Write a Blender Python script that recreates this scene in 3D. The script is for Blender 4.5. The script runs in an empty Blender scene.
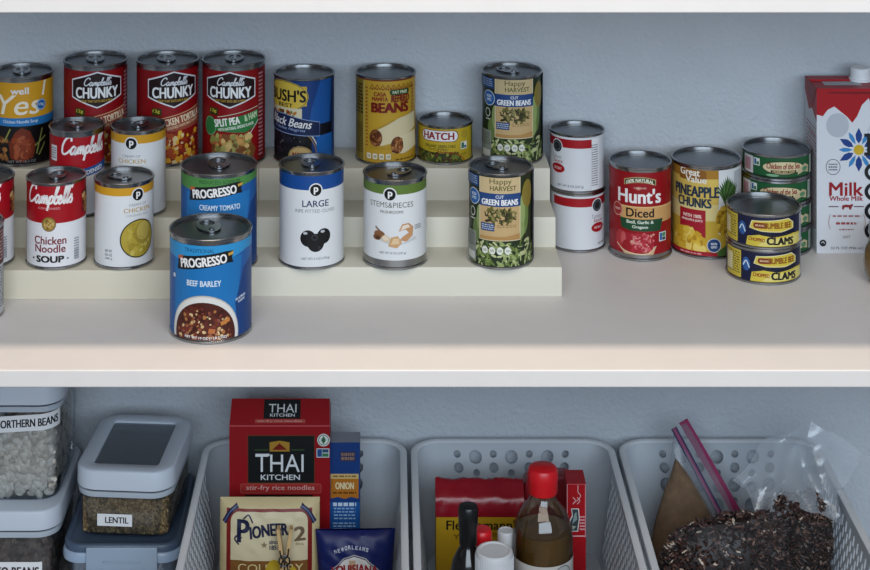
import bpy, bmesh, math, random
from mathutils import Vector, Matrix
from mathutils.geometry import tessellate_polygon
C = bpy.context.scene.collection
MM = 0.001
PI = math.pi

# ---------------------------------------------------------------- materials
def lin(c):
    return c / 12.92 if c <= 0.04045 else ((c + 0.055) / 1.055) ** 2.4
def rgb(h):
    h = h.lstrip('#')
    return tuple(lin(int(h[i:i + 2], 16) / 255) for i in (0, 2, 4)) + (1.0,)
_M = {}
def nodes_mat(name):
    m = bpy.data.materials.new(name); m.use_nodes = True
    nt = m.node_tree
    return m, nt, nt.nodes['Principled BSDF']
def pm(name, col, rough=0.5, metal=0.0, bump=0.0, bscale=200.0, var=0.0, vscale=30.0, spec=0.5, coat=0.0):
    """principled material with an optional procedural colour variation and bump"""
    key = (name, col)
    if key in _M: return _M[key]
    m, nt, b = nodes_mat(name)
    base = rgb(col)
    b.inputs['Base Color'].default_value = base
    b.inputs['Roughness'].default_value = rough
    b.inputs['Metallic'].default_value = metal
    b.inputs['Specular IOR Level'].default_value = spec
    b.inputs['Coat Weight'].default_value = coat
    if bump or var:
        tc = nt.nodes.new('ShaderNodeTexCoord')
    if var:
        n = nt.nodes.new('ShaderNodeTexNoise'); n.inputs['Scale'].default_value = vscale; n.inputs['Detail'].default_value = 4
        nt.links.new(tc.outputs['Object'], n.inputs['Vector'])
        r = nt.nodes.new('ShaderNodeValToRGB')
        r.color_ramp.elements[0].position = 0.3; r.color_ramp.elements[1].position = 0.7
        r.color_ramp.elements[0].color = tuple(x * (1 - var) for x in base[:3]) + (1,)
        r.color_ramp.elements[1].color = tuple(min(1, x * (1 + var)) for x in base[:3]) + (1,)
        nt.links.new(n.outputs['Fac'], r.inputs['Fac'])
        nt.links.new(r.outputs['Color'], b.inputs['Base Color'])
    if bump:
        n2 = nt.nodes.new('ShaderNodeTexNoise'); n2.inputs['Scale'].default_value = bscale; n2.inputs['Detail'].default_value = 3
        nt.links.new(tc.outputs['Object'], n2.inputs['Vector'])
        bp = nt.nodes.new('ShaderNodeBump'); bp.inputs['Strength'].default_value = bump; bp.inputs['Distance'].default_value = 0.002
        nt.links.new(n2.outputs['Fac'], bp.inputs['Height'])
        nt.links.new(bp.outputs['Normal'], b.inputs['Normal'])
    _M[key] = m
    return m
def ink(col):
    f = 0.80
    dim = '#' + ''.join('%02x' % round(255 * min(1, 1.055 * (lin(int(col[i:i + 2], 16) / 255) * f) ** (1 / 2.4) - .055 if lin(int(col[i:i + 2], 16) / 255) * f > .0031308 else lin(int(col[i:i + 2], 16) / 255) * f * 12.92)) for i in (1, 3, 5))
    return pm('print_' + col.lstrip('#'), dim, rough=0.42, spec=0.28)
def clear(name, tint, gloss=0.12, rough=0.08, glosscol='#ffffff', fr=0.6, haze=0.0, hazecol='#c8d2dc'):
    """thin clear plastic: mostly see-through, a fresnel sheen, a little milky haze"""
    if name in _M: return _M[name]
    m = bpy.data.materials.new(name); m.use_nodes = True; nt = m.node_tree
    nt.nodes.remove(nt.nodes['Principled BSDF'])
    out = nt.nodes['Material Output']
    tr = nt.nodes.new('ShaderNodeBsdfTransparent'); tr.inputs['Color'].default_value = rgb(tint)
    gl = nt.nodes.new('ShaderNodeBsdfGlossy'); gl.inputs['Roughness'].default_value = rough; gl.inputs['Color'].default_value = rgb(glosscol)
    df = nt.nodes.new('ShaderNodeBsdfDiffuse'); df.inputs['Color'].default_value = rgb(hazecol)
    m1 = nt.nodes.new('ShaderNodeMixShader'); m1.inputs['Fac'].default_value = haze
    nt.links.new(tr.outputs[0], m1.inputs[1]); nt.links.new(df.outputs[0], m1.inputs[2])
    lw = nt.nodes.new('ShaderNodeLayerWeight'); lw.inputs['Blend'].default_value = 0.25
    ma = nt.nodes.new('ShaderNodeMath'); ma.operation = 'MULTIPLY_ADD'; ma.inputs[1].default_value = fr; ma.inputs[2].default_value = gloss
    ma.use_clamp = True
    nt.links.new(lw.outputs['Fresnel'], ma.inputs[0])
    m2 = nt.nodes.new('ShaderNodeMixShader')
    nt.links.new(ma.outputs[0], m2.inputs['Fac']); nt.links.new(m1.outputs[0], m2.inputs[1]); nt.links.new(gl.outputs[0], m2.inputs[2])
    nt.links.new(m2.outputs[0], out.inputs['Surface'])
    _M[name] = m
    return m
def milky(name, col, transl=0.35, rough=0.35):
    """translucent moulded plastic"""
    if name in _M: return _M[name]
    m, nt, b = nodes_mat(name)
    b.inputs['Base Color'].default_value = rgb(col); b.inputs['Roughness'].default_value = rough
    t = nt.nodes.new('ShaderNodeBsdfTranslucent'); t.inputs['Color'].default_value = rgb(col)
    mx = nt.nodes.new('ShaderNodeMixShader'); mx.inputs['Fac'].default_value = transl
    nt.links.new(b.outputs[0], mx.inputs[1]); nt.links.new(t.outputs[0], mx.inputs[2])
    nt.links.new(mx.outputs[0], nt.nodes['Material Output'].inputs['Surface'])
    _M[name] = m
    return m

TIN = pm('tin_plate', '#9a9c9e', rough=0.24, metal=1.0, bump=0.05, bscale=60)
TIN_LID = pm('tin_lid', '#75787c', rough=0.30, metal=1.0, bump=0.08, bscale=50)
TAB = pm('tin_tab', '#8c8f93', rough=0.26, metal=1.0)

# ---------------------------------------------------------------- mesh builder (millimetres)
class MB:
    def __init__(s):
        s.bm = bmesh.new(); s.mats = []
    def mi(s, m):
        if m not in s.mats: s.mats.append(m)
        return s.mats.index(m)
    def face(s, vs, m, smooth=False):
        try: f = s.bm.faces.new(vs)
        except ValueError: return None
        f.material_index = s.mi(m); f.smooth = smooth
        return f
    def pts(s, cos):
        return [s.bm.verts.new(Vector(c)) for c in cos]
    def poly(s, cos, m):
        return s.face(s.pts(cos), m)
    def loft(s, loops, m, cap0=False, cap1=False, smooth=True, closed=True):
        L = [s.pts(l) for l in loops]
        n = len(L[0])
        for a, b in zip(L[:-1], L[1:]):
            for i in range(n if closed else n - 1):
                j = (i + 1) % n
                s.face([a[i], a[j], b[j], b[i]], m, smooth)
        if cap0: s.face(L[0][::-1], m)
        if cap1: s.face(L[-1], m)
        return L
    def lathe(s, prof, m, seg=64, c=(0, 0, 0), axis=None, smooth=True, scale=(1, 1)):
        loops = []
        for r, z in prof:
            r = max(r, 0.01)
            loops.append([(c[0] + r * math.sin(2 * PI * i / seg) * scale[0], c[1] - r * math.cos(2 * PI * i / seg) * scale[1], c[2] + z) for i in range(seg)])
        return s.loft(loops, m, cap0=prof[0][0] > 0.02, cap1=prof[-1][0] > 0.02, smooth=smooth)
    def box(s, x0, x1, y0, y1, z0, z1, m, bev=0.0):
        if bev <= 0:
            v = s.pts([(x0, y0, z0), (x1, y0, z0), (x1, y1, z0), (x0, y1, z0), (x0, y0, z1), (x1, y0, z1), (x1, y1, z1), (x0, y1, z1)])
            for q in ((3, 2, 1, 0), (4, 5, 6, 7), (0, 1, 5, 4), (1, 2, 6, 5), (2, 3, 7, 6), (3, 0, 4, 7)):
                s.face([v[i] for i in q], m)
        else:
            ls = []
            for z, i in ((z0, bev), (z0 + bev * 0.3, bev * 0.3), (z0 + bev, 0), (z1 - bev, 0), (z1 - bev * 0.3, bev * 0.3), (z1, bev)):
                ls.append([(x, y, z) for x, y in rrect(x0 + i, x1 - i, y0 + i, y1 - i, max(bev - i, 0.05) + 0.3, 4)])
            s.loft(ls, m, True, True, smooth=True)
    def tube(s, path, r, m, seg=10, cap=True):
        P = [Vector(p) for p in path]; loops = []
        prev = None
        for i, p in enumerate(P):
            t = (P[min(i + 1, len(P) - 1)] - P[max(i - 1, 0)]).normalized()
            if prev is None:
                a = Vector((0, 0, 1)) if abs(t.z) < 0.9 else Vector((1, 0, 0))
                n = t.cross(a).normalized()
            else:
                n = (prev - t * prev.dot(t)).normalized()
            prev = n; b = t.cross(n)
            rr = r[i] if isinstance(r, (list, tuple)) else r
            loops.append([tuple(p + (n * math.cos(2 * PI * k / seg) + b * math.sin(2 * PI * k / seg)) * rr) for k in range(seg)])
        s.loft(loops, m, cap, cap)
    def ring_plate(s, outer, inner, z0, z1, m):
        o0 = s.pts([(x, y, z0) for x, y in outer]); o1 = s.pts([(x, y, z1) for x, y in outer])
        i0 = s.pts([(x, y, z0) for x, y in inner]); i1 = s.pts([(x, y, z1) for x, y in inner])
        n = len(o0)
        for k in range(n):
            j = (k + 1) % n
            s.face([o0[k], o0[j], o1[j], o1[k]], m, True); s.face([i0[j], i0[k], i1[k], i1[j]], m, True)
            s.face([o1[k], o1[j], i1[j], i1[k]], m); s.face([o0[j], o0[k], i0[k], i0[j]], m)
    def ellipsoid(s, c, rx, ry, rz, m, rot=None, seg=8, rings=5):
        c = Vector(c); loops = []
        R = rot.to_matrix() if rot is not None else Matrix.Identity(3)
        top = s.bm.verts.new(c + R @ Vector((0, 0, rz))); bot = s.bm.verts.new(c + R @ Vector((0, 0, -rz)))
        for k in range(1, rings):
            a = PI * k / rings
            loops.append(s.pts([c + R @ Vector((rx * math.sin(a) * math.cos(2 * PI * i / seg), ry * math.sin(a) * math.sin(2 * PI * i / seg), rz * math.cos(a))) for i in range(seg)]))
        for i in range(seg):
            j = (i + 1) % seg
            s.face([top, loops[0][i], loops[0][j]], m, True); s.face([bot, loops[-1][j], loops[-1][i]], m, True)
            for a, b in zip(loops[:-1], loops[1:]):
                s.face([a[i], b[i], b[j], a[j]], m, True)
    def build(s, name, parent=None, loc=None, sharp=35, merge=0.0, fix=True):
        bm = s.bm
        if merge: bmesh.ops.remove_doubles(bm, verts=bm.verts, dist=merge)
        bmesh.ops.scale(bm, vec=(MM, MM, MM), verts=bm.verts)
        if fix: bmesh.ops.recalc_face_normals(bm, faces=bm.faces)
        me = bpy.data.meshes.new(name); bm.to_mesh(me); bm.free()
        for m in s.mats: me.materials.append(m)
        me.set_sharp_from_angle(angle=math.radians(sharp))
        o = bpy.data.objects.new(name, me); C.objects.link(o)
        if parent is not None: o.parent = parent
        if loc is not None: o.location = [v * MM for v in loc]
        return o

def rrect(x0, x1, y0, y1, r, n=6):
    p = []
    for cx, cy, a0 in ((x1 - r, y0 + r, -90), (x1 - r, y1 - r, 0), (x0 + r, y1 - r, 90), (x0 + r, y0 + r, 180)):
        for k in range(n + 1):
            a = math.radians(a0 + 90 * k / n)
            p.append((cx + r * math.cos(a), cy + r * math.sin(a)))
    return p
def ellipse(cx, cy, rx, ry, n=24, a0=0.0):
    return [(cx + rx * math.cos(a0 + 2 * PI * i / n), cy + ry * math.sin(a0 + 2 * PI * i / n)) for i in range(n)]
def catmull(p, n=6):
    out = []
    for i in range(len(p) - 1):
        p0 = p[max(i - 1, 0)]; p1 = p[i]; p2 = p[i + 1]; p3 = p[min(i + 2, len(p) - 1)]
        for k in range(n):
            t = k / n
            out.append(tuple(0.5 * (2 * b + (c - a) * t + (2 * a - 5 * b + 4 * c - d) * t * t + (3 * b - a - 3 * c + d) * t ** 3) for a, b, c, d in zip(p0, p1, p2, p3)))
    out.append(tuple(p[-1]))
    return out

# ---------------------------------------------------------------- printed artwork (flat u,v in mm, wrapped on any surface)
_TX = {}
def text_geo(t, bold, shear):
    k = (t, bold, shear)
    if k in _TX: return _TX[k]
    cu = bpy.data.curves.new('lettering', 'FONT'); cu.body = t; cu.offset = bold; cu.shear = shear; cu.resolution_u = 3
    cu.space_character = 1.0 + bold * 1.5
    ob = bpy.data.objects.new('lettering', cu)
    me = ob.to_mesh()
    V = [(v.co.x, v.co.y) for v in me.vertices]; Fc = [tuple(p.vertices) for p in me.polygons]
    ob.to_mesh_clear(); bpy.data.objects.remove(ob); bpy.data.curves.remove(cu)
    if V:
        x0 = min(v[0] for v in V); x1 = max(v[0] for v in V); y0 = min(v[1] for v in V); y1 = max(v[1] for v in V)
        V = [((x - x0) / max(x1 - x0, 1e-6), (y - y0) / max(y1 - y0, 1e-6)) for x, y in V]
    _TX[k] = (V, Fc)
    return _TX[k]
SCRIPT = [[(1.9, 1.75), (1.75, 2.2), (1.2, 2.3), (.6, 1.9), (.25, 1.1), (.4, .25), (.9, 0), (1.5, .2), (2.0, .6)],
 [(2.95, .85), (2.6, 1.05), (2.2, .75), (2.15, .25), (2.45, 0), (2.85, .4), (3.0, .95), (2.95, .2), (3.15, 0), (3.4, .35)],
 [(3.4, .35), (3.62, 1.0), (3.6, .0)], [(3.62, .5), (3.95, 1.0), (4.1, .8), (4.08, 0)], [(4.1, .5), (4.4, 1.0), (4.57, .8), (4.57, .2), (4.75, 0), (4.95, .35)],
 [(4.95, .35), (5.18, 1.0), (5.1, 0), (5.0, -.9)], [(5.14, .6), (5.45, 1.02), (5.8, .7), (5.65, .15), (5.2, .05)],
 [(5.7, .2), (6.2, 1.3), (6.42, 2.1), (6.22, 2.25), (6.08, 1.6), (6.08, .3), (6.35, 0), (6.7, .2), (6.76, .7), (6.45, .95), (6.15, .6)],
 [(6.75, .4), (7.15, .5), (7.3, .85), (7.05, 1.02), (6.85, .5), (7.05, .02), (7.4, .1), (7.6, .35)],
 [(7.6, .35), (8.0, 1.5), (8.08, 2.15), (7.88, 2.25), (7.8, 1.4), (7.85, .2), (8.05, 0), (8.25, .35)],
 [(8.25, .35), (8.65, 1.5), (8.73, 2.15), (8.53, 2.25), (8.45, 1.4), (8.5, .2), (8.7, 0), (8.9, .35)],
 [(9.2, 2.25), (9.1, 1.85)], [(8.9, .35), (9.28, 1.05), (9.35, .7), (9.55, .35), (9.4, 0), (9.05, .05)]]
class Art:
    def __init__(s): s.items = []; s.d = 0.0
    def _add(s, V, F, col, step=0.02):
        s.items.append((V, F, col, s.d)); s.d += step
    def poly(s, pts, col, step=0.02):
        if len(pts) <= 3: F = [tuple(range(len(pts)))]
        else:
            F = []
            for t in tessellate_polygon([[Vector((p[0], p[1], 0)) for p in pts]]):
                (x0, y0), (x1, y1), (x2, y2) = (pts[i][:2] for i in t)
                F.append(tuple(t) if (x1 - x0) * (y2 - y0) - (x2 - x0) * (y1 - y0) > 0 else tuple(t)[::-1])
        s._add([tuple(p) for p in pts], F, col, step)
    def rect(s, u0, v0, u1, v1, col): s.poly([(u0, v0), (u1, v0), (u1, v1), (u0, v1)], col)
    def rrect(s, u0, v0, u1, v1, r, col): s.poly(rrect(u0, u1, v0, v1, r, 4), col)
    def ell(s, cu, cv, ru, rv, col, n=24): s.poly(ellipse(cu, cv, ru, rv, n), col)
    def text(s, t, cu, cv, w, h, col, bold=0.0, shear=0.0, rot=0.0, bend=0.0):
        V, F = text_geo(t, 0.0, shear)
        c, q = math.cos(math.radians(rot)), math.sin(math.radians(rot)); out = []
        for x, y in V:
            a = (x - .5) * w; b = (y - .5) * h + bend * (1 - (2 * x - 1) ** 2)
            out.append((cu + a * c - b * q, cv + a * q + b * c))
        if bold > .012:      # heavier weights: the same letters laid over each other, nudged
            k = (bold - .008) * h * .95
            for i, (dx, dy) in enumerate(((-k, -k * .5), (k, -k * .5), (-k, k * .5), (k, k * .5))):
                s._add([(x + dx, y + dy) for x, y in out], F, col, .004)
            s.d += .01
        else: s._add(out, F, col)
    def stroke(s, pts, w, col, smooth=True, closed=False):
        P = catmull(pts, 5) if smooth else list(pts)
        if closed: P = list(pts) + [pts[0]]
        V = []; F = []
        for i, p in enumerate(P):
            a = P[max(i - 1, 0)]; b = P[min(i + 1, len(P) - 1)]
            if closed and i in (0, len(P) - 1): a = P[-2]; b = P[1]
            dx, dy = b[0] - a[0], b[1] - a[1]; l = math.hypot(dx, dy) or 1
            nx, ny = -dy / l * w / 2, dx / l * w / 2
            if closed and i not in ():
                # mitre for sharp outlines
                d1 = (p[0] - a[0], p[1] - a[1]); d2 = (b[0] - p[0], b[1] - p[1])
                l1 = math.hypot(*d1) or 1; l2 = math.hypot(*d2) or 1
                cs = max(0.4, math.sqrt(max(0, (1 + (d1[0] * d2[0] + d1[1] * d2[1]) / (l1 * l2)) / 2)))
                nx /= cs; ny /= cs
            V += [(p[0] + nx, p[1] + ny), (p[0] - nx, p[1] - ny)]
            if i: F.append((2 * i - 2, 2 * i - 1, 2 * i + 1, 2 * i))
        s._add(V, F, col)
    def script(s, cu, cv, w, h, col, thick=0.36, rot=0.0, bend=0.0):
        c, q = math.cos(math.radians(rot)), math.sin(math.radians(rot))
        for st in SCRIPT:
            P = []
            for x, y in catmull(st, 5):
                x2 = x + 0.28 * y
                a = (x2 - 5.1) / 10.0 * w; b = (y - .75) / 3.2 * h
                P.append((cu + a * c - b * q, cv + a * q + b * c))
            s.stroke(P, thick * h / 3.2, col, smooth=False)
            s.d -= 0.015
        s.d += 0.03
    def blobs(s, u0, v0, u1, v1, cols, n, size, seed, inside=None, aspect=1.0):
        R = random.Random(seed)
        for k in range(n):
            for _ in range(30):
                cu, cv = R.uniform(u0, u1), R.uniform(v0, v1)
                if inside is None or inside(cu, cv): break
            else: continue
            r = size * R.uniform(.6, 1.3); a0 = R.uniform(0, 6.3); m = R.randint(6, 8); asp = aspect * R.uniform(.7, 1.1) if aspect != 1 else R.uniform(.6, 1)
            pts = []
            for i in range(m):
                a = 2 * PI * i / m; rr = r * R.uniform(.8, 1.1)
                x, y = rr * math.cos(a), rr * asp * math.sin(a)
                pts.append((cu + x * math.cos(a0) - y * math.sin(a0), cv + x * math.sin(a0) + y * math.cos(a0)))
            s.poly(pts, R.choice(cols), step=0.003)
        s.d += 0.02
    def lines(s, u0, v0, u1, v1, n, col, seed=0, fill=.5):
        """rows of tiny unreadable small print"""
        R = random.Random(seed); hh = (v1 - v0) / n
        for k in range(n):
            u = u0; v = v1 - (k + .5) * hh
            while u < u1:
                w = R.uniform(.08, .22) * (u1 - u0); w = min(w, u1 - u)
                s.rect(u, v - hh * fill / 2, u + w, v + hh * fill / 2, col); s.d -= 0.02
                u += w + .05 * (u1 - u0)
        s.d += 0.02
    def put(s, mb, mapfn, du=None, dv=None, ulim=None, vlim=None, mat=ink):
        bm = bmesh.new(); lay = bm.faces.layers.int.new('m'); dl = bm.verts.layers.float.new('d')
        for V, F, col, d in s.items:
            vs = [bm.verts.new((x, y, 0)) for x, y in V]
            for v in vs: v[dl] = d
            mi = mb.mi(mat(col))
            fs = []
            for f in F:
                try:
                    fc = bm.faces.new([vs[i] for i in f]); fc[lay] = mi; fs.append(fc)
                except ValueError: pass
        def cut(co, no, **kw):
            bmesh.ops.bisect_plane(bm, geom=bm.verts[:] + bm.edges[:] + bm.faces[:], plane_co=co, plane_no=no, dist=1e-5, **kw)
        ng = [f for f in bm.faces if len(f.verts) > 4]
        if ng: bmesh.ops.triangulate(bm, faces=ng)
        if ulim:
            cut((ulim[0], 0, 0), (-1, 0, 0), clear_outer=True); cut((ulim[1], 0, 0), (1, 0, 0), clear_outer=True)
        if vlim:
            cut((0, vlim[0], 0), (0, -1, 0), clear_outer=True); cut((0, vlim[1], 0), (0, 1, 0), clear_outer=True)
        us = [v.co.x for v in bm.verts]; vs_ = [v.co.y for v in bm.verts]
        if du:
            k = math.ceil(min(us) / du)
            while k * du < max(us): cut((k * du, 0, 0), (1, 0, 0)); k += 1
        if dv:
            k = math.ceil(min(vs_) / dv)
            while k * dv < max(vs_): cut((0, k * dv, 0), (0, 1, 0)); k += 1
        if du and dv:      # the surface is flat triangles: cut along their diagonals too
            w_ = [v.co.x / du + v.co.y / dv for v in bm.verts]; k = math.ceil(min(w_)); hi = max(w_)
            while k < hi: cut((k * du, 0, 0), (1 / du, 1 / dv, 0)); k += 1
        if du:
            base = mapfn; cache = {}
            def gp(i, v, d, j=None):
                return Vector(base(i * du, v if j is None else j * dv, d))
            def mapfn(u, v, d):
                fu = u / du; i = math.floor(fu + 1e-7); fu -= i
                if not dv: return gp(i, v, d) * (1 - fu) + gp(i + 1, v, d) * fu
                fv = v / dv; j = math.floor(fv + 1e-7); fv -= j
                if fu + fv <= 1: p = gp(i, 0, d, j); return p + (gp(i + 1, 0, d, j) - p) * fu + (gp(i, 0, d, j + 1) - p) * fv
                p = gp(i + 1, 0, d, j + 1); return p + (gp(i, 0, d, j + 1) - p) * (1 - fu) + (gp(i + 1, 0, d, j) - p) * (1 - fv)
        mp = {}
        for v in bm.verts: mp[v] = mb.bm.verts.new(Vector(mapfn(v.co.x, v.co.y, v[dl])))
        for f in bm.faces:
            try:
                nf = mb.bm.faces.new([mp[v] for v in f.verts]); nf.material_index = f[lay]; nf.smooth = True
            except ValueError: pass
        bm.free()

# ---------------------------------------------------------------- things
def empty(name, loc, rz=0.0):
    o = bpy.data.objects.new(name, None); C.objects.link(o); o.empty_display_size = 0.02
    o.location = [v * MM for v in loc]; o.rotation_euler = (0, 0, rz)
    return o
def tag(o, label=None, cat=None, group=None, kind=None):
    if label: o['label'] = label
    if cat: o['category'] = cat
    if group: o['group'] = group
    if kind: o['kind'] = kind
    return o
def dup(root, loc, rz, label, group=None):
    r = root.copy(); C.objects.link(r); r.location = [v * MM for v in loc]; r.rotation_euler = (0, 0, rz); r['label'] = label
    if group: r['group'] = group
    for ch in list(root.children):
        c = ch.copy(); C.objects.link(c); c.parent = r
        for g in list(ch.children):
            d = g.copy(); C.objects.link(d); d.parent = c
    return r
def facing(x, y): return -math.atan2(x, y)

SEG = 72
def can(name, x, y, z, R, H, art, label, cat='can', rot=0.0, tab=False, v0=3.4, v1=None, group=None, tabrot=0.0):
    """tin can: seamed body, sunken lid, optional pull tab, printed label wrapped round it"""
    root = empty(name, (x, y, z), facing(x, y) + rot / R); tag(root, label, cat, group)
    b = MB()
    b.lathe([(R - 3, 1.2), (R - 2.2, 0), (R - .5, 0), (R, .7), (R, 2.4), (R - .5, 3.0), (R - 1.3, 3.3), (R - 1.3, H - 3.3), (R - .5, H - 3.0), (R, H - 2.4), (R, H - .7), (R - .5, H), (R - 1.7, H), (R - 2.3, H - .6), (R - 2.6, H - 4.2)], TIN, SEG)
    b.build('can_body', root)
    l = MB(); h = H - 4.2
    prof = [(R - 2.6, h + .3), (R - 3.4, h - .4), (R - 5.0, h - .4), (R - 5.8, h + .5), (R - 8.0, h + .5), (R - 8.8, h - .1)]
    if not tab: prof += [(R - 13, h - .1), (R - 13.8, h + .5), (R - 15.5, h + .5), (R - 16.2, h), (8, h), (.01, h)]
    else: prof += [(R - 10.2, h - .1), (R - 10.8, h + .35), (R - 12, h + .35), (R - 12.6, h - .2), (6, h - .2), (.01, h - .2)]
    l.lathe(prof, TIN_LID, SEG); lid_ = l.build('lid', root)
    if tab:
        t = MB(); a = tabrot
        out = [(x_ * .95, y_) for x_, y_ in ellipse(0, R * .20, R * .30, R * .46, 28)]
        inn = ellipse(0, R * .36, R * .19, R * .20, 28)
        rotp = lambda P: [(px * math.cos(a) - py * math.sin(a), px * math.sin(a) + py * math.cos(a)) for px, py in P]
        t.ring_plate(rotp(out), rotp(inn), h + .9, h + 2.3, TAB)
        t.lathe([(3.2, h - .1), (3.2, h + 2.8), (2.2, h + 3.2), (.01, h + 3.2)], TAB, 16, c=rotp([(0, -R * .08)])[0] + (0,))
        t.build('pull_tab', lid_)
    Rl = R - 1.1; v1 = v1 or H - 3.4
    lb = MB()
    art.put(lb, lambda u, v, d: ((Rl + d) * math.sin(u / Rl), -(Rl + d) * math.cos(u / Rl), v), du=2 * PI * Rl / SEG, ulim=(-PI * Rl + .001, PI * Rl - .001), vlim=(v0, v1))
    lb.build('paper_label', root, fix=False)
    return root
W_ = 200.0   # wide enough to go right round any can
# ================================================================ THE SETTING
WALL_Y = 2281; XL, XR = -760, 900; FRONT = 1862
PAINT = pm('blue_grey_wall_paint', '#b3b9c0', rough=0.75, bump=0.9, bscale=190, var=0.04, vscale=6)
SHELF = pm('white_shelf_paint', '#d2cfcd', rough=0.5, bump=0.06, bscale=120, var=0.015, vscale=25)
def slab(name, x0, x1, y0, y1, z0, z1, m, bev=0.0):
    b = MB(); b.box(x0, x1, y0, y1, z0, z1, m); o = b.build(name)
    if bev:
        bv = o.modifiers.new('eased_edges', 'BEVEL'); bv.width = bev * MM; bv.segments = 2
    return o
tag(slab('wall_back', XL - 60, XR + 60, WALL_Y, WALL_Y + 60, -960, 1500, PAINT), kind='structure')
tag(slab('wall_left', XL - 60, XL, 1700, WALL_Y, -960, 1500, PAINT), kind='structure')
tag(slab('wall_right', XR, XR + 60, 1700, WALL_Y, -960, 1500, PAINT), kind='structure')
tag(slab('shelf_board', XL, XR, FRONT, WALL_Y, -18, 0, SHELF, 1.2), 'long white painted shelf board carrying the tin cans and the stepped riser', 'shelf')
tag(slab('shelf_board', XL, XR, FRONT, WALL_Y, 369.5, 387.5, SHELF, 1.2), 'white shelf board crossing the top of the picture above all the cans', 'shelf')
tag(slab('lower_shelf', XL, XR, FRONT, WALL_Y, -406, -388, SHELF, 1.2), kind='structure')  # unseen lower shelf board that carries the bins and containers
tag(slab('floor', XL - 60, XR + 60, -1500, WALL_Y + 60, -1000, -960, pm('oak_floor', '#a58a6c', rough=.5, var=.2, vscale=3)), kind='structure')

# stepped riser: two sections sliding into each other
RISER = pm('cream_plastic', '#c4c1b3', rough=0.5, bump=0.04, bscale=90)
RISER_SHADED = pm('cream_plastic_shaded', '#bfb9a7', rough=0.5, bump=0.04, bscale=90)  # same cream, darkened and yellowed for the cans' shade on the left section
riser = tag(empty('tiered_riser', (0, 2056, 0)), 'cream three-step shelf riser under the left and middle cans', 'shelf riser')
def section(x0, x1, dy, dz, m, taper):
    b = MB(); ys = [2064 + dy, 2130, 2192, 2277]; zs = [34 + dz, 69.5 + dz, 108.5 + dz]
    # solid stepped prism with softly rounded nosings
    prof = [(ys[0], 0.3)]
    for k in range(3):
        prof += [(ys[k], zs[k] - 2), (ys[k] + .6, zs[k] - .5), (ys[k] + 2, zs[k])]
        prof += [(ys[k + 1], zs[k])]
    prof += [(ys[3], .3)]
    L = []
    for f in (0, 1):
        x = x0 if f == 0 else None
        loop = []
        for (yy, zz) in prof:
            xx = x0 if f == 0 else x1 - taper * (yy - 2064)
            loop.append((xx, yy - 2056, zz))
        L.append(loop)
    b.loft(L, m, True, True, smooth=False)
    return b.build('riser_section', riser)
section(-640, -160, -8, -.6, RISER_SHADED, 0)
section(-159.6, 197, 0, 0, RISER, 0.018)
# ================================================================ LABEL ARTWORK
WHITE = '#e4e6ea'
def art_chunky(kind):
    a = Art(); red = '#8c0a12'
    a.rect(-W_, 0, W_, 130, red)
    a.rect(38, 3, 52, 122, '#6d0710'); a.lines(40, 8, 50, 112, 22, '#c98a90', 3)
    hx = [(-33, 84), (-33, 105), (0, 115), (33, 105), (33, 84), (0, 72)]
    a.poly(hx, '#241012'); a.stroke(hx, 1.6, WHITE, smooth=False, closed=True)
    a.script(1, 102, 36, 13, WHITE, .30)
    a.text('CHUNKY', 0, 90, 54, 13, '#f2f2f2', .05)
    a.text('SOUP THAT EATS LIKE A MEAL', 0, 80, 40, 3, '#c8a23a', .03)
    a.rect(-28, 62, -15, 71, '#3a3412'); a.text('12g', -22, 67, 9, 5, '#c8c23a', .03)
    if kind == 'pea':
        g = '#2f7a40'
        a.poly([(-32, 44), (-32, 52), (38, 67), (38, 50), (20, 41)], g)
        a.poly(ellipse(-27, 48, 10, 12, 16), g); a.stroke(ellipse(-27, 48, 9, 11, 16), .7, '#7fb58a', closed=True)
        a.stroke([(-16, 60), (38, 71)], .8, '#c6d6c0', smooth=False)
        a.text('SPLIT PEA', -4, 54.5, 32, 9, '#f0f0e8', .05, rot=9); a.text('& HAM', 27, 60, 18, 8, '#c9dcb4', .04, rot=11)
        a.text('WITH NATURAL SMOKE FLAVOR', 8, 48, 46, 3.6, '#dfe8d8', .04, rot=9)
        a.poly([(-26, 4), (-24, 30), (-8, 40), (22, 36), (34, 20), (28, 4)], '#7a4a24')
        a.blobs(-24, 4, 28, 38, ['#c79a55', '#b98a48', '#a9a660', '#8b8a48', '#d8b878', '#b5623a', '#6e5a30'], 90, 4.2, 5)
        a.stroke([(24, 38), (38, 54)], 1.0, '#cfd4cf', smooth=False)
    else:
        a.poly([(-28, 46), (-28, 54), (40, 68), (40, 47), (-2, 42)], '#9a4a38')
        a.stroke([(-26, 56.5), (40, 70)], .9, '#d9b48c', smooth=False)
        a.text('CHICKEN TORTILLA', 8, 56.5, 62, 8.5, '#ead9b8', .05, rot=10)
        a.text('SEASONED WHITE MEAT CHICKEN', 14, 50, 46, 3.4, '#e2c9a0', .03, rot=10)
        a.poly([(-24, 4), (-26, 30), (0, 42), (36, 40), (34, 4)], '#7a1c10')
        a.blobs(-22, 4, 32, 40, ['#d9a02a', '#e0b23c', '#c48a28', '#a8481c', '#8f2a12', '#d8c088'], 95, 3.8, 9)
    return a
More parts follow.
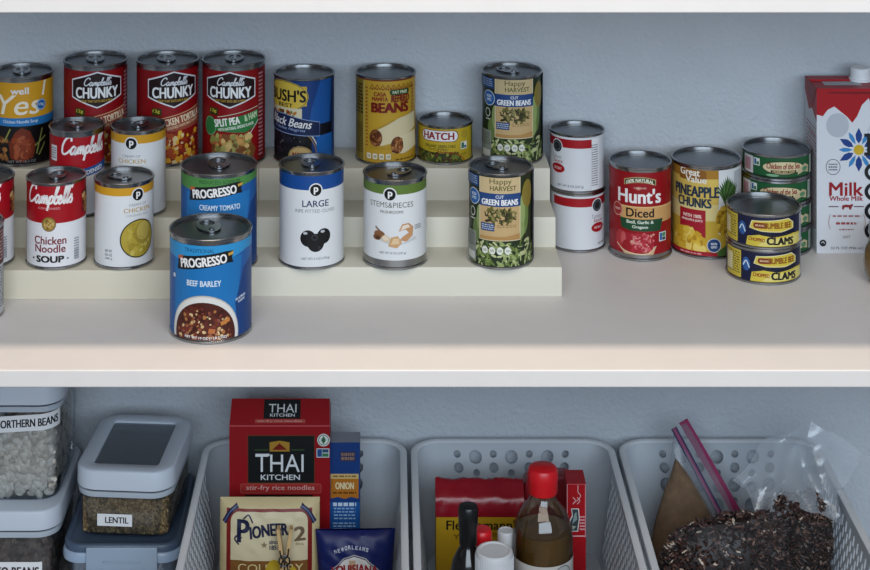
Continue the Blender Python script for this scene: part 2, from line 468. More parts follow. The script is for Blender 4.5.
def art_yes():
    a = Art(); a.rect(-W_, 0, W_, 120, '#0e0d10')
    a.rect(-W_, 57, W_, 120, '#d29a22'); a.rect(-W_, 49, W_, 59, '#2a78b8')
    a.text('well', -3, 92, 22, 8, WHITE, .04)
    a.text('Yes', -4, 75, 56, 24, '#efe6d2', .02, shear=.2)
    a.stroke([(31, 102), (27, 84)], 3.2, '#efe6d2', smooth=False); a.ell(25, 78, 1.8, 1.8, '#efe6d2', 10)
    a.ell(25, 73, 7, 7, '#1f5fa0'); a.stroke(ellipse(25, 73, 6, 6, 20), .7, '#cfe0ee', closed=True); a.text('15g', 25, 73, 7, 4, '#dfe8f0', .03)
    a.text('Chicken Noodle Soup', -2, 54, 44, 5, '#dce8f2', .02)
    a.blobs(-36, 8, -18, 34, ['#8a5a2c', '#a06a38', '#5e3416'], 40, 3, 2)
    a.poly([(-14, 10), (-16, 28), (-8, 42), (0, 47), (10, 42), (17, 26), (14, 10), (0, 5)], '#6e2a14')
    a.blobs(-11, 11, 12, 38, ['#8a3a1c', '#7a2e16', '#9c5030'], 45, 3.4, 4, lambda u, v: abs(u) < 12 - abs(v - 24) * .3)
    for p in ([(18, 14), (26, 44)], [(16, 24), (31, 34)], [(21, 12), (30, 26)], [(-22, 30), (-14, 46)]): a.stroke(p, 1.8, '#8a8a4a', smooth=False)
    a.text('NET WT 16.3 OZ', 0, 6.2, 34, 3, '#9a9a9a')
    return a
def art_bush():
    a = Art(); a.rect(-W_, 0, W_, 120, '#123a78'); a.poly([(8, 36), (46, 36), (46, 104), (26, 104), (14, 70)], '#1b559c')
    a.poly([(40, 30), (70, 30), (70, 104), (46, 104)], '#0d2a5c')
    a.rect(-W_, 0, 14, 46, '#08080c')
    a.blobs(-50, 3, 4, 44, ['#15141a', '#1b1a22', '#101016', '#222130'], 110, 3.6, 11)
    a.blobs(-50, 3, 2, 42, ['#9a9aa6', '#777784'], 26, .8, 12)
    a.stroke([(2, 42), (14, 36), (22, 20), (23, 3)], 1.6, '#c8c2b0'); a.stroke([(3, 40), (12, 34), (19, 20), (20, 3)], .8, '#b08a3a')
    a.rect(18, 36, 46, 50, '#0a0f1c'); a.rect(20, 3, 46, 36, '#1a5ea8')
    a.poly([(-62, 70), (-62, 97), (8, 97), (8, 73)], '#c9a83a'); a.ell(-24, 84, 34, 19, '#d8ba48', 32)
    a.stroke(ellipse(-24, 84, 33, 18, 32), .8, '#5a4a18', closed=True)
    a.text("BUSH'S", -20, 85, 53, 14.5, '#0d0c0c', .05); a.text('BEST', -20, 73.2, 22, 4.6, '#2a200c', .05)
    a.poly([(-62, 50), (-62, 70), (2, 70), (2, 50)], '#d8cfae'); a.blobs(-50, 56, -4, 66, ['#8a2a1a', '#4a6a2a', '#b8742a', '#6a3a1a'], 60, 2.4, 8)
    a.poly([(-62, 43), (-62, 62), (-20, 62), (24, 52), (24, 36)], '#16234a'); a.stroke([(-62, 42.5), (24, 35.5), (24, 52.5), (-20, 62.5), (-62, 62.5)], .9, '#8aa0c8', smooth=False)
    a.text('Black Beans', -15, 53, 58, 10, '#e8e8ea', .03, shear=.25, rot=-6); a.text('Frijoles Negros', -16, 44.5, 44, 4.4, '#9fb4dc', .01, shear=.2, rot=-5)
    a.ell(0, 12, 15, 12, '#cdb27a'); a.stroke(ellipse(0, 12, 14, 11, 24), .8, '#8a6a30', closed=True); a.lines(-10, 8, 10, 17, 2, '#8a2a1a', 4, .7)
    return a
def art_refried():
    a = Art(); Y = '#c29a2e'
    a.rect(-W_, 0, W_, 120, Y); a.rect(-W_, 103, W_, 112, '#7a2f1c')
    a.rect(-62, 0, -30, 103, '#8a7428'); a.lines(-58, 60, -32, 98, 9, '#2a2410', 4, .6); a.lines(-58, 12, -32, 50, 12, '#3a3214', 6)
    a.stroke([(-30, 4), (-30, 102)], 1.0, '#e0cf80', smooth=False)
    br = '#8a4a1c'
    for u in (-25, 39):
        for k in range(17): a.poly([(u - 3, 22 + k * 4.4), (u, 25.6 + k * 4.4), (u + 3, 22 + k * 4.4), (u, 23.4 + k * 4.4)], br)
    for k in range(9): a.stroke([(-20 + k * 6.6, 93), (-16.7 + k * 6.6, 99), (-13.4 + k * 6.6, 93)], 1.2, br, smooth=False); a.ell(-16.7 + k * 6.6, 93.5, 1.2, 1.4, br, 8)
    a.rrect(5, 91 - 4.5, 31, 91 + 2, 2.4, '#2c4a26'); a.text('FAT FREE', 18, 89.7, 19, 3.4, '#dfe4c0', .04)
    a.text('CASA', -7, 87.5, 15, 5, '#8a2a14', .05); a.text('MAMITA', -7, 81.5, 19, 4.6, '#8a2a14', .05)
    a.text('REFRIED', 19, 82, 24, 8.5, '#7a1c14', .06); a.text('BEANS', 6, 71, 46, 11.5, '#74140f', .09)
    a.poly([(-20, 20), (-14, 44), (8, 55), (42, 62), (46, 20)], '#b08c28')
    a.poly([(-17, 27), (-19, 40), (-6, 46), (16, 58), (42, 63), (44, 44), (8, 28), (-8, 24)], '#d6c9a2')
    a.poly(ellipse(-12, 34, 8, 10.5, 20, .4), '#6b3a1e'); a.blobs(-18, 26, -6, 42, ['#8a5430', '#a06a40', '#54290f'], 24, 2.2, 3)
    a.poly([(8, 16), (6, 31), (18, 36), (44, 40), (46, 20), (22, 14)], '#dccfaa')
    a.poly(ellipse(14, 25, 8, 10.5, 20, .3), '#6b3a1e'); a.blobs(8, 17, 20, 33, ['#8a5430', '#a06a40', '#54290f', '#b5804c'], 26, 2.2, 6)
    for k in range(4): a.rrect(-24 + k * 8, 8, -18 + k * 8, 15, 1.5, '#e6dfc6'); a.text('08', -21 + k * 8, 11.5, 3.6, 3, '#6a5a30')
    a.lines(12, 6, 40, 9, 1, '#5a4410', 9)
    return a
def art_hatch():
    a = Art(); a.rect(-W_, 0, W_, 60, '#bda42a'); a.rect(42, 3, 60, 44, '#8a7c2c'); a.lines(43, 8, 58, 40, 9, '#3a3416', 2, .55)
    a.rrect(-33, 28, 17, 42, 6.5, '#7a1616'); a.rrect(-32, 28.8, 16, 41.2, 6, WHITE); a.text('HATCH', -9, 35, 40, 8.6, '#8e1414', .07)
    a.text('ORGANIC GREEN CHILE', -7, 22.5, 40, 3.4, '#4a4a18', .04); a.text('CHOPPED', -9, 18.5, 26, 2.8, '#4a4a18', .03)
    a.poly([(-44, 3), (-44, 17), (-20, 15), (6, 14), (18, 10), (24, 3)], '#3a4420'); a.blobs(-42, 3, 20, 14, ['#4a5a24', '#2a3414', '#6a7a30', '#8a8a3a', '#5a3a20'], 80, 2.6, 3)
    a.stroke([(-10, 16), (10, 14.5), (22, 8), (26, 3)], 1.2, '#8a3a14')
    a.rrect(20, 18, 30, 27, .8, '#e0e4d8'); a.rect(21, 19, 25, 26, '#2f6a4a'); a.rect(25.2, 19, 29, 22, '#3a5a8a'); a.text('NON GMO', 24, 12, 9, 2.4, '#6a4a10')
    a.ell(26, 36, 5, 5, '#a8922a'); return a
def art_beans():
    a = Art(); a.rect(-W_, 0, W_, 120, '#27331f')
    greens = ['#7f9150', '#94a566', '#66793e', '#aab87c', '#55683a', '#3d4f2a', '#c2c794']
    a.blobs(-70, 3, 70, 32, greens, 260, 4.6, 21, aspect=.38)
    a.poly(ellipse(30, 62, 8, 24, 24, 0), '#6d8448'); a.poly(ellipse(28, 66, 4, 18, 20, 0), '#95a868'); a.poly(ellipse(36, 84, 9, 16, 20, 0), '#8a7a34'); a.ell(24, 44, 7, 10, '#8ea262')
    a.poly(ellipse(-30, 42, 6, 14, 20, 0), '#6a7e48'); a.poly(ellipse(-24, 58, 5, 15, 20, .3), '#8b9c62')
    a.rect(-60, 92, -26, 106, '#24447a'); a.lines(-50, 94, -28, 104, 4, '#9ab0cc', 3)
    a.ell(-34, 80, 9.5, 9.5, '#d5dde6'); a.ell(-34, 80, 8.6, 8.6, '#2a66ac'); a.text('NON', -34, 82.5, 8, 3.4, '#e2ebf2', .04); a.text('GMO', -34, 78, 8, 3.4, '#e2ebf2', .04)
    a.stroke(ellipse(-36, 62, 4, 5, 14), 1.1, '#d8dccc', closed=True); a.stroke([(-40, 54), (-32, 54)], 1.2, '#d8dccc', smooth=False)
    a.rect(-52, 6, -30, 40, '#8d938c'); a.lines(-50, 22, -32, 38, 8, '#4a5048', 5); a.rect(-48, 8, -32, 16, '#cfd2cc')
    a.rect(-24.5, 33, 24.5, 108, '#e0d6b4'); a.rect(-23.5, 34, 23.5, 107, '#c6a878'); a.rect(-23.5, 86, 23.5, 107, '#cbb58a')
    a.text('Happy', 1, 100, 25, 8, '#5c5a2a', .02); a.text('HARVEST', 4, 93, 30, 5.4, '#5c5a2a', .04)
    a.rect(-24.5, 72, 24.5, 87, '#26467e'); a.text('CUT', 0, 83.4, 9, 3.4, '#e0e4ea', .04); a.text('GREEN BEANS', 0, 77, 42, 6.4, '#eceef0', .06)
    a.blobs(-17, 54, 20, 71, ['#4a4a22', '#6a6632', '#35351a', '#8b8350', '#2a2a14'], 70, 4.6, 6, lambda u, v: (u / 19) ** 2 + ((v - 62) / 8.5) ** 2 < 1, aspect=.3)
    a.rect(-22, 44, -6, 53, '#2a4474'); a.lines(-21, 45, -7, 52, 3, '#b8c4d6', 2, .5); a.lines(-3, 48, 19, 52, 2, '#a08458', 8)
    a.poly([(-23.5, 34), (-23.5, 38), (6, 38), (23.5, 41), (23.5, 34)], '#b38a54')
    for k in range(4): a.poly(ellipse(-17 + k * 8.6, 22, 3.6, 4.4, 14), '#e3e6dc'); a.text('08', -17 + k * 8.6, 22, 4, 3, '#6b7560')
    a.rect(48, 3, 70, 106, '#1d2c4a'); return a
def art_campbell(stripe=False):
    a = Art(); a.rect(-W_, 0, W_, 110, WHITE); a.rect(-W_, 53, W_, 110, '#a30f1c')
    a.script(0, 82, 60, 28, '#f0eeee', .27)
    if not stripe:
        a.text('CONDENSED', 0, 70, 26, 2.4, '#d8a0a4', .02)
        a.ell(0, 52, 8.4, 8.4, '#6a5222'); a.ell(0, 52, 7.6, 7.6, '#9a7c3a'); a.blobs(-5, 47, 5, 57, ['#b99a54', '#7a6028', '#caac68'], 26, 1.5, 3, lambda u, v: u * u + (v - 52) ** 2 < 30)
        a.text('Chicken', 1, 33.5, 38, 9, '#7a1a24', .035); a.text('Noodle', 1, 24, 36, 8.6, '#7a1a24', .035)
        a.text('SOUP', 1, 12, 32, 7.2, '#1c1818', .09); a.rect(-21, 11, -18.5, 13, '#1c1818'); a.rect(20.5, 11, 23, 13, '#8a8a8a')
        a.rect(30, 10, 37, 20, '#b5b8be'); a.lines(30, 8, 37, 34, 9, '#7f838c', 4); a.rect(43, 60, 62, 84, '#5a1a18'); a.blobs(44, 60, 60, 84, ['#b9824c', '#8a4a2a', '#d8b078'], 30, 3, 5)
        a.lines(-62, 8, -42, 46, 14, '#9aa0aa', 9)
    else:
        a.poly([(-60, 40), (-60, 50), (60, 66), (60, 56)], '#24559a'); a.text('CONDENSED', 6, 53.3, 40, 5, '#e8ecf2', .05, rot=7.6)
        a.rect(-47, 66, -36, 84, WHITE); a.lines(-46, 68, -37, 82, 5, '#6a6a70', 2, .6)
    return a
def art_publix(col, v0=3, h=98, band=86, kind='chick'):
    a = Art(); W2 = '#dfe2e6'
    a.rect(-W_, 0, W_, 130, W2); a.rect(-W_, band, W_, 130, col)
    a.ell(0, band, 8, 8, W2, 28); a.ell(0, band, 6.6, 6.6, '#0d0d0f', 28); a.text('p', .3, band - .6, 4.6, 7.6, '#f2f2f2', .06)
    if kind == 'chick':
        a.text('CREAM OF', 0, 73, 22, 3, '#7a7f88', .01); a.text('CHICKEN', 0, 67, 34, 5, '#b9923a', .02); a.text('CONDENSED SOUP', 0, 61, 28, 2.4, '#9a9ea6')
        a.ell(1, 34, 22.5, 22, '#3b3926', 36); a.ell(1, 34, 21, 20.5, '#b5a13a', 36)
        a.blobs(-18, 15, 20, 53, ['#c3b04a', '#a89232', '#cfc062', '#b8a440'], 60, 4, 3, lambda u, v: (u - 1) ** 2 + (v - 34) ** 2 < 280)
        a.poly(ellipse(6, 40, 11, 13, 20), '#a08c36'); a.poly(ellipse(7, 42, 9, 10.5, 20), '#c0ad55')
        a.blobs(-14, 20, 16, 50, ['#7a7432', '#5e6a2c'], 14, .8, 9)
        for k, t in enumerate(('NET WT', '10.5 OZ', '298 g')): a.text(t, -35, 21 - k * 4.4, 9, 2.8, '#6c717a', .02)
    if kind == 'olive':
        a.text('LARGE', 0, band - 15.5, 31, 7.4, '#1c2f5c', .03); a.text('RIPE PITTED OLIVES', 0, band - 24, 48, 4, '#7d8592', .01)
        for cx, cy, r in ((-9, 36, 9), (9.5, 38, 8.4), (0, 31, 10)):
            a.ell(cx, cy, r, r * 1.05, '#121214', 24)
        a.ell(-1.5, 37, 3.6, 3.4, '#3c3c42', 14); a.ell(-1.5, 37, 2.4, 2.2, '#0c0c0e', 12); a.ell(-12, 42, 2.6, 1.6, '#b9bcc4', 12); a.ell(8, 43.5, 2.6, 1.6, '#b9bcc4', 12); a.ell(4, 25, 2, 2.4, '#2e2e34', 10)
        a.text('NET WT 6 OZ (170 g)', 0, 12.5, 33, 3.4, '#7a7f88', .02)
    if kind == 'mush':
        a.text('STEMS&PIECES', 1, band - 12, 54, 6.2, '#5d5f55', .01); a.text('MUSHROOMS', 2, band - 20, 27, 3.2, '#6d6f66', .03)
        a.poly([(-18, 34), (-12, 40), (0, 36), (14, 30), (30, 37), (33, 33), (6, 27)], '#c9cdd0')
        a.poly(ellipse(-13, 40, 7, 4, 18, .3), '#8a5e3c'); a.poly(ellipse(-16, 36, 5.5, 3.4, 18, -.3), '#7a5234'); a.ell(-15, 35.6, 3, 1.8, '#4f3320', 12); a.stroke([(-18, 48), (-8, 40)], 2.0, '#7b5a40', smooth=False)
        a.poly(ellipse(-5, 35.5, 5, 4, 16), '#d8c2a4'); a.ell(-5, 36, 3.6, 2.8, '#e6d6be', 12)
        a.poly([(-2, 27), (1, 37), (9, 39), (14, 31), (8, 25)], '#caa272'); a.poly([(1, 29), (4, 36), (10, 36), (11, 30)], '#e0c49c')
        a.poly([(10, 44), (14, 52), (22, 53), (28, 48), (27, 38), (19, 32), (11, 34), (15, 38), (22, 42), (18, 46)], '#c49368'); a.poly([(12, 45), (15, 50.5), (21, 51.5), (24, 48), (18, 47)], '#e8dccb')
        a.text('NET WT 8 OZ (227 g)', 3, 19, 31, 3, '#777c84', .02); a.lines(30, 44, 40, 50, 3, '#84888e', 3)
    return a
def art_progresso(kind):
    a = Art(); B = '#1c73b8'; s5 = 5.5 if kind == 'beef' else 10
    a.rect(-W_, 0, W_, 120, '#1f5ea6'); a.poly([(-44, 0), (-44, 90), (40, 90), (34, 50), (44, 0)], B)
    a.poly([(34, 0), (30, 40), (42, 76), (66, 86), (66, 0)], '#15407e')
    if kind == 'beef':
        a.poly([(-60, 90), (-20, 85), (22, 89), (48, 95), (80, 93), (80, 120), (-60, 120)], '#2f95d2'); a.rect(-W_, 97, W_, 120, '#2f95d2')
        a.text('TRADITIONAL', -11, 99.5, 34, 4.2, '#10304e', .01)
    else:
        a.poly([(-60, 94), (-20, 92), (22, 97), (48, 100), (80, 98), (80, 120), (-60, 120)], '#4f8a48'); a.rect(-W_, 102, W_, 120, '#4f8a48')
        a.text('REDUCED SODIUM', 0, 104, 48, 4.2, '#1d4a2a', .02)
    p = [(-31, 76), (-30, 86), (20, 92.5), (29, 92), (27, 84), (29, 79.5), (22, 79.8), (-24, 72), (-32, 71)]
    p = [(x * 1.1 - 4, y + s5) for x, y in p]
    a.poly(p, '#14161c'); a.poly([(-38, 83 + s5), (-37, 86.4 + s5), (-30, 87.2 + s5), (-32, 82 + s5)], '#b9623a'); a.poly([(21, 90 + s5), (28, 91.5 + s5), (27, 88 + s5), (22, 87 + s5)], '#caa04a')
    a.text('PROGRESSO', -7, 82 + s5, 53, 9.6, '#f2f2f2', .055, rot=7)
    if kind == 'beef':
        a.text('BEEF BARLEY', -6, 64.5, 38, 6, '#dce9f2', .04)
        a.text('NO ARTIFICIAL', 38, 45, 15, 2.6, '#d8e4f0', .04, rot=12); a.text('FLAVORS', 39, 41.5, 10, 2.6, '#d8e4f0', .04, rot=12); a.rect(-47, 66, -43, 70, WHITE)
        c = (-6, 10); a.poly(ellipse(c[0], c[1], 40, 42, 40), '#b9b6b0'); a.poly(ellipse(c[0], c[1], 39, 40.5, 40), '#dddcd8'); a.poly(ellipse(c[0], c[1] - 1, 35.5, 35.5, 40), '#4a1c14')
        ins = lambda u, v: ((u + 6) / 32) ** 2 + ((v - 9) / 31) ** 2 < 1
        a.blobs(-39, 3, 27, 42, ['#5a2218', '#3c120c', '#6b2c1c', '#4a1a12'], 90, 4.2, 3, ins)
        a.blobs(-37, 4, 25, 40, ['#c9a878', '#a8703c', '#8a4a3a', '#d8c090', '#94583e', '#7a3426'], 90, 2.0, 7, lambda u, v: ((u + 6) / 31) ** 2 + ((v - 9) / 30) ** 2 < 1)
        a.poly([(12, 23), (22, 27), (23, 23), (13, 19)], '#c07a3a'); a.poly([(0, 17), (7, 16), (6, 11), (-1, 12)], '#b5683a')
        a.text('NET WT 19 OZ (1 LB 3 OZ)', -4, 6.8, 46, 3.4, '#e4e4e4', .05, bend=-.6)
    else:
        a.text('CREAMY TOMATO', 0, 75, 48, 6, '#dce9f2', .03); a.text('WITH BASIL', 0, 57, 26, 4, '#dce9f2', .03)
        a.ell(0, 16, 38, 33, '#d8d8d4', 36); a.ell(0, 15, 33, 28, '#b5421f', 36)
    return a
def art_sauce():
    a = Art(); W2 = '#dadde2'; a.rect(-W_, 0, W_, 80, W2); a.rect(-62, 55.5, 46, 66, '#a3121f'); a.rect(46, 3, 58, 66, '#e8eaee'); a.lines(46, 8, 56, 60, 18, '#6f747c', 4)
    a.ell(0, 56, 8.6, 8.6, W2); a.ell(0, 56, 7.4, 7.4, '#23262c'); a.stroke(ellipse(0, 56, 5.2, 5.2, 16), .8, '#6a7078', closed=True); a.text('Tomato', -1, 43, 16, 4.6, '#8a8e96', .01, shear=.2); a.text('Sauce', 1, 38, 15, 4.6, '#a04a50', .02, shear=.2)
    a.ell(1, 29, 10.5, 5.8, '#a3121f'); a.text('NO SALT', 1, 29, 12, 3, '#e8d8d8', .03); a.text('NET WT 8 OZ (227 g)', 18, 8.5, 34, 3.4, '#6c7078', .03)
    return a
def art_hunts():
    a = Art(); R = '#94101a'; a.rect(-W_, 0, W_, 120, R)
    a.poly([(-20, 91)] + [(-20 + 40 * k / 12, 98 + 4 * math.sin(PI * k / 12)) for k in range(13)] + [(20, 91)] + [(20 - 40 * k / 12, 91 + 4 * math.sin(PI * k / 12)) for k in range(13)], '#b9a87a')
    a.poly([(-19, 91.7)] + [(-19 + 38 * k / 12, 97.2 + 4 * math.sin(PI * k / 12)) for k in range(13)] + [(19, 91.7)] + [(19 - 38 * k / 12, 91.7 + 4 * math.sin(PI * k / 12)) for k in range(13)], '#34401f')
    a.text('100% NATURAL', 0, 94.4, 34, 4.2, '#e8e4d0', .06, bend=3.6); a.ell(-2, 88, 3, 2, '#c88a7a', 10); a.text('FLASHSTEAMED', 0, 88.4, 15, 2, '#e0c0b0', .02)
    a.text("Hunt's", -1, 78.5, 55, 17, '#f0eeee', .05)
    a.poly([(-26, 50), (-24, 66), (52, 66), (52, 46), (20, 46)], '#cfa066'); a.rect(-24, 64.6, 52, 66, '#e2bc82')
    a.text('Diced', 0, 58.3, 34, 10.4, '#19120e', .045)
    a.ell(-30, 60, 7.5, 8.5, '#c98f86', 20); a.ell(-30, 60, 6.3, 7.3, '#a02a2a', 20); a.text('TOMATO', -30, 60, 9, 2.6, '#ecd0c8', .03)
    a.poly([(-24, 39), (-26, 51), (30, 50.5), (26, 36), (-12, 36.5)], '#1f4a30'); a.text('Basil, Garlic &', 0, 47, 33, 4.4, '#dfe8da', .04); a.text('Oregano', 0, 41, 19, 4.4, '#dfe8da', .04)
    a.poly([(-32, 12), (-34, 28), (-26, 36), (-12, 33), (6, 34), (16, 26), (18, 12), (-6, 7)], '#a3202c')
    a.poly(ellipse(-25, 24, 7, 12, 20, .3), '#b0353a'); a.poly(ellipse(-21, 26, 3.6, 8, 16, .3), '#c8585a'); a.poly(ellipse(-16, 16, 7, 9, 20), '#9c1c26')
    a.blobs(-10, 12, 17, 33, ['#b52a3a', '#c8505a', '#a81e2e', '#d0757a', '#d89a8c'], 110, 2.2, 5)
    a.poly([(-30, 19), (-20, 12), (-4, 9), (10, 10), (20, 18), (16, 8), (2, 3), (-16, 5)], '#c9a880'); a.stroke([(-30, 19), (-20, 12), (-4, 9), (10, 10), (20, 18)], 1, '#e3cfae')
    a.rect(24, 23, 35, 34, '#dfe3e6'); a.rect(25, 24, 28.4, 33, '#2a5a9a'); a.rect(28.8, 28, 34, 33, '#4a8a5a'); a.rect(28.8, 24, 34, 27.4, '#2f3f5a')
    return a
def art_pine():
    a = Art(); a.rect(-W_, 0, W_, 120, '#c9a83c'); a.rect(-W_, 96, 16, 120, '#a87a2a'); a.poly([(-70, 64), (-70, 97), (14, 97), (14, 64)], '#d8bb5c'); a.rect(-70, 46, 16, 66, '#e0d090')
    a.rect(15, 30, 60, 120, '#dde0e2'); a.lines(38, 60, 56, 104, 16, '#6f7680', 3)
    for i in range(13):
        t = -1 + 2 * i / 12; a.poly([(29 + t * 4, 62), (24 + t * 6, 80 - abs(t) * 4), (27 + t * 17, 101 - abs(t) * 14), (32 + t * 7, 78 - abs(t) * 4)], ['#3a5a2e', '#4f7038', '#2c4624'][i % 3])
    a.poly(ellipse(26, 46, 15, 19, 26), '#c29a2c'); a.blobs(14, 30, 40, 64, ['#a8801e', '#d8b440', '#8a6a1a', '#c7a234'], 70, 2.4, 4, lambda u, v: ((u - 26) / 14) ** 2 + ((v - 46) / 18) ** 2 < 1)
    a.rrect(-36, 94, 0, 107, 3, '#8a5a20'); a.text('Great', -21, 104, 26, 8.5, '#f0ece0', .05); a.text('Value', -13, 95.5, 26, 7.5, '#f0ece0', .05)
    a.text('PINEAPPLE', -14, 81, 58, 12.5, '#1d3448', .06); a.text('CHUNKS', -16, 67.5, 43, 11, '#1d3448', .06)
    a.rect(-35, 26, -1, 59, '#a3182a'); a.text('WITH 100%', -18, 51, 24, 4, '#f0d8d0', .05); a.text('PINEAPPLE JUICE', -18, 45.5, 27, 3.4, '#f0d8d0', .04)
    a.poly([(-50, 8), (-48, 24), (-38, 36), (-22, 38), (-8, 30), (4, 20), (8, 8)], '#cda62e'); a.blobs(-44, 9, 0, 35, ['#dcbc48', '#c89e28', '#e8d070', '#b58a20', '#d8b238'], 55, 4.8, 12, lambda u, v: v < 38 - abs(u + 24) * .8)
    a.rect(-60, 3, 16, 9, '#a3182a'); a.lines(-34, 4.5, -6, 7.5, 1, '#d8a0a0', 2); a.poly([(14, 3), (12, 9), (24, 16), (60, 16), (60, 3)], '#4a6a34')
    a.ell(9, 17, 8.6, 8.6, '#dfe3ea'); a.ell(9, 17, 7.8, 7.8, '#24487c'); a.text('NON', 9, 19, 7, 2.8, '#e8eef4', .05); a.text('GMO', 9, 15, 7, 2.8, '#e8eef4', .05)
    return a
def art_tuna():
    a = Art(); a.rect(-W_, 0, W_, 40, '#1f5a34'); a.rect(-W_, 0, W_, 5.2, '#0f2f1c'); a.rect(-50, 5, -32, 26, '#d6d2d6'); a.rect(-48, 8, -36, 23, '#b58a96')
    a.rect(-31, 16, -22, 25, '#dfe4e0'); a.rect(-30, 17, -27, 24, '#2f5a9a'); a.rect(-26.6, 17, -23, 21, '#3a7a4a')
    a.poly(ellipse(8, 16, 27, 8.2, 28), '#0d2a18'); a.poly(ellipse(8, 16, 26, 7.4, 28), '#d8cda4'); a.text('Chicken of the Sea', 8, 18, 42, 6.8, '#8a1420', .04, shear=.12); a.rect(-8, 9.6, 24, 13, '#3a2418'); a.text('CHUNK LIGHT TUNA', 8, 11.3, 28, 2.4, '#e0c890', .04)
    a.poly([(26, 7), (36, 10), (46, 7), (46, 16), (38, 19), (26, 14)], '#c6b892'); a.ell(38, 13, 5, 3, '#5a8a64', 12); a.ell(-6, 6.8, 8, 1.6, '#7fae86', 12); a.rect(50, 5, 62, 27, '#cfd6cf'); a.lines(51, 7, 61, 26, 9, '#5a6a5c', 2)
    return a
def art_clams():
    a = Art(); N = '#171c3c'; Y = '#d2bd45'; a.rect(-W_, 0, W_, 50, N); a.rect(-62, 4, -34, 36, Y); a.lines(-60, 8, -36, 34, 9, '#6a5e20', 7); a.rect(-62, 10, -48, 30, '#e4dcae')
    a.ell(-27, 22, 5, 8, '#2f5a9a', 16); a.stroke([(-31, 20), (-27, 26), (-23, 18)], 1.4, '#cfe0ee')
    a.poly([(-18, 24), (-15, 33), (30, 35.5), (38, 30), (38, 23), (20, 20), (-4, 21)], '#e2d9a4'); a.poly([(-16.5, 24.6), (-14, 32), (29.4, 34.4), (36.6, 29.4), (36.6, 23.8), (20, 21), (-4, 22)], Y)
    a.rrect(-13, 24.5, 3, 31, 3, '#7a2418'); a.text("BRAND", -5, 27.8, 11, 2.4, '#e6d0a0', .03)
    a.text('BUMBLE BEE', 17, 27.8, 34, 6.6, '#8a5414', .08); a.poly([(-16, 17), (-10, 20.5), (10, 18.5), (38, 21), (38, 17), (10, 15)], '#12152a')
    a.poly([(-22, 3.4), (-20, 14), (-6, 17), (10, 14.5), (38, 17), (56, 16), (56, 3.4)], Y); a.poly([(-8, 4), (0, 12), (38, 15), (54, 14), (54, 4)], '#dccf78')
    a.text('CHOPPED', -9, 11, 19, 4.2, '#8a2a14', .05, rot=-3); a.text('CLAMS', 20, 9.6, 34, 8.4, '#15141c', .09, rot=-3)
    a.rect(52, 4, 62, 36, '#c9ccd4'); a.lines(53, 6, 61, 34, 12, '#3a3e50', 3)
    return a

# ================================================================ THE CANS
T1, T2, T3 = 34.2, 69.7, 108.7
can('soup_can', -457, 2235, T3, 39.3, 108.6, art_yes(), 'yellow and black soup can at the far left of the top step', rot=0, tab=True, v1=102)
can('soup_can', -365.5, 2235, T3, 40.0, 123.5, art_chunky('tort'), 'tall red can with white-outlined badge, leftmost of the three on the top step', rot=2, tab=True, v1=116.5, group='tall red soup cans')
can('soup_can', -276, 2235, T3, 39.4, 123.7, art_chunky('tort'), 'tall red can with brown tortilla banner, middle of the three on the top step', rot=8, tab=True, v1=116.5, group='tall red soup cans')
can('soup_can', -194, 2235, T3, 39.9, 124.2, art_chunky('pea'), 'tall red can with green split pea banner on the top step', rot=-5, tab=True, v1=116.5, group='tall red soup cans')
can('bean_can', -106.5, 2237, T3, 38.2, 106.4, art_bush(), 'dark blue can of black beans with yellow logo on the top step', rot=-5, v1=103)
can('bean_can', -5.3, 2237, T3, 38.0, 107.6, art_refried(), 'mustard yellow can of refried beans picturing burritos', v1=106)
can('chile_can', 68.6, 2237, T3, 34.6, 47.4, art_hatch(), 'short yellow can of green chile beside the refried beans', rot=0, v1=43.5)
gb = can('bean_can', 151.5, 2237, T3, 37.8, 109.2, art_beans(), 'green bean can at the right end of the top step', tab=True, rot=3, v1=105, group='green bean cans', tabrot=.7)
dup(gb, (128.5, 2091, T1), facing(128.5, 2091) + -1 / 37.8, 'green bean can at the right end of the lowest step', 'green bean cans')
can('soup_can', -375, 2157, T2, 33.5, 102.8, art_campbell(True), 'red soup can with a blue stripe on the middle step behind the chicken noodle can', rot=10, tab=True, v1=95)
can('soup_can', -301.5, 2157, T2, 33.5, 103, art_publix('#d09a26', band=88), 'white can with yellow band on the middle step, rear one of the pair', rot=-9, tab=True, v1=98, group='white cans with yellow band')
cf = can('soup_can', -387, 2088, T1, 35.0, 98.6, art_campbell(), 'red and white chicken noodle soup can standing whole on the lowest step', rot=-9, tab=True, v1=95, group='red and white soup cans')
dup(cf, (-470.7, 2088, T1), facing(-470.7, 2088) - 9 / 35, 'red and white soup can cut off by the left edge of the picture', 'red and white soup cans')
can('soup_can', -308.4, 2088, T1, 35.0, 98.2, art_publix('#d09a26', band=84), 'white can with yellow band on the lowest step, front one of the pair', rot=17, tab=True, v1=93, group='white cans with yellow band', tabrot=.4)
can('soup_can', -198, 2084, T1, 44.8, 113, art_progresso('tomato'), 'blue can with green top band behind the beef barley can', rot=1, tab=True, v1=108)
can('olive_can', -91.1, 2091, T1, 38.4, 111.8, art_publix('#164a92', h=111, band=91, kind='olive'), 'white can with blue band picturing three black olives', rot=5, tab=True, v1=107)
can('mushroom_can', 5.8, 2090, T1, 37.6, 102.5, art_publix('#5f7a36', h=101, band=86, kind='mush'), 'white can with green band picturing mushrooms', rot=-6, tab=True, v0=11, v1=96.5, tabrot=-.6)
can('soup_can', -196.4, 1972.4, .3, 45.7, 111.7, art_progresso('beef'), 'blue can of beef barley soup standing alone in front of the riser', rot=-2, tab=True, v0=4, v1=105, tabrot=.3)
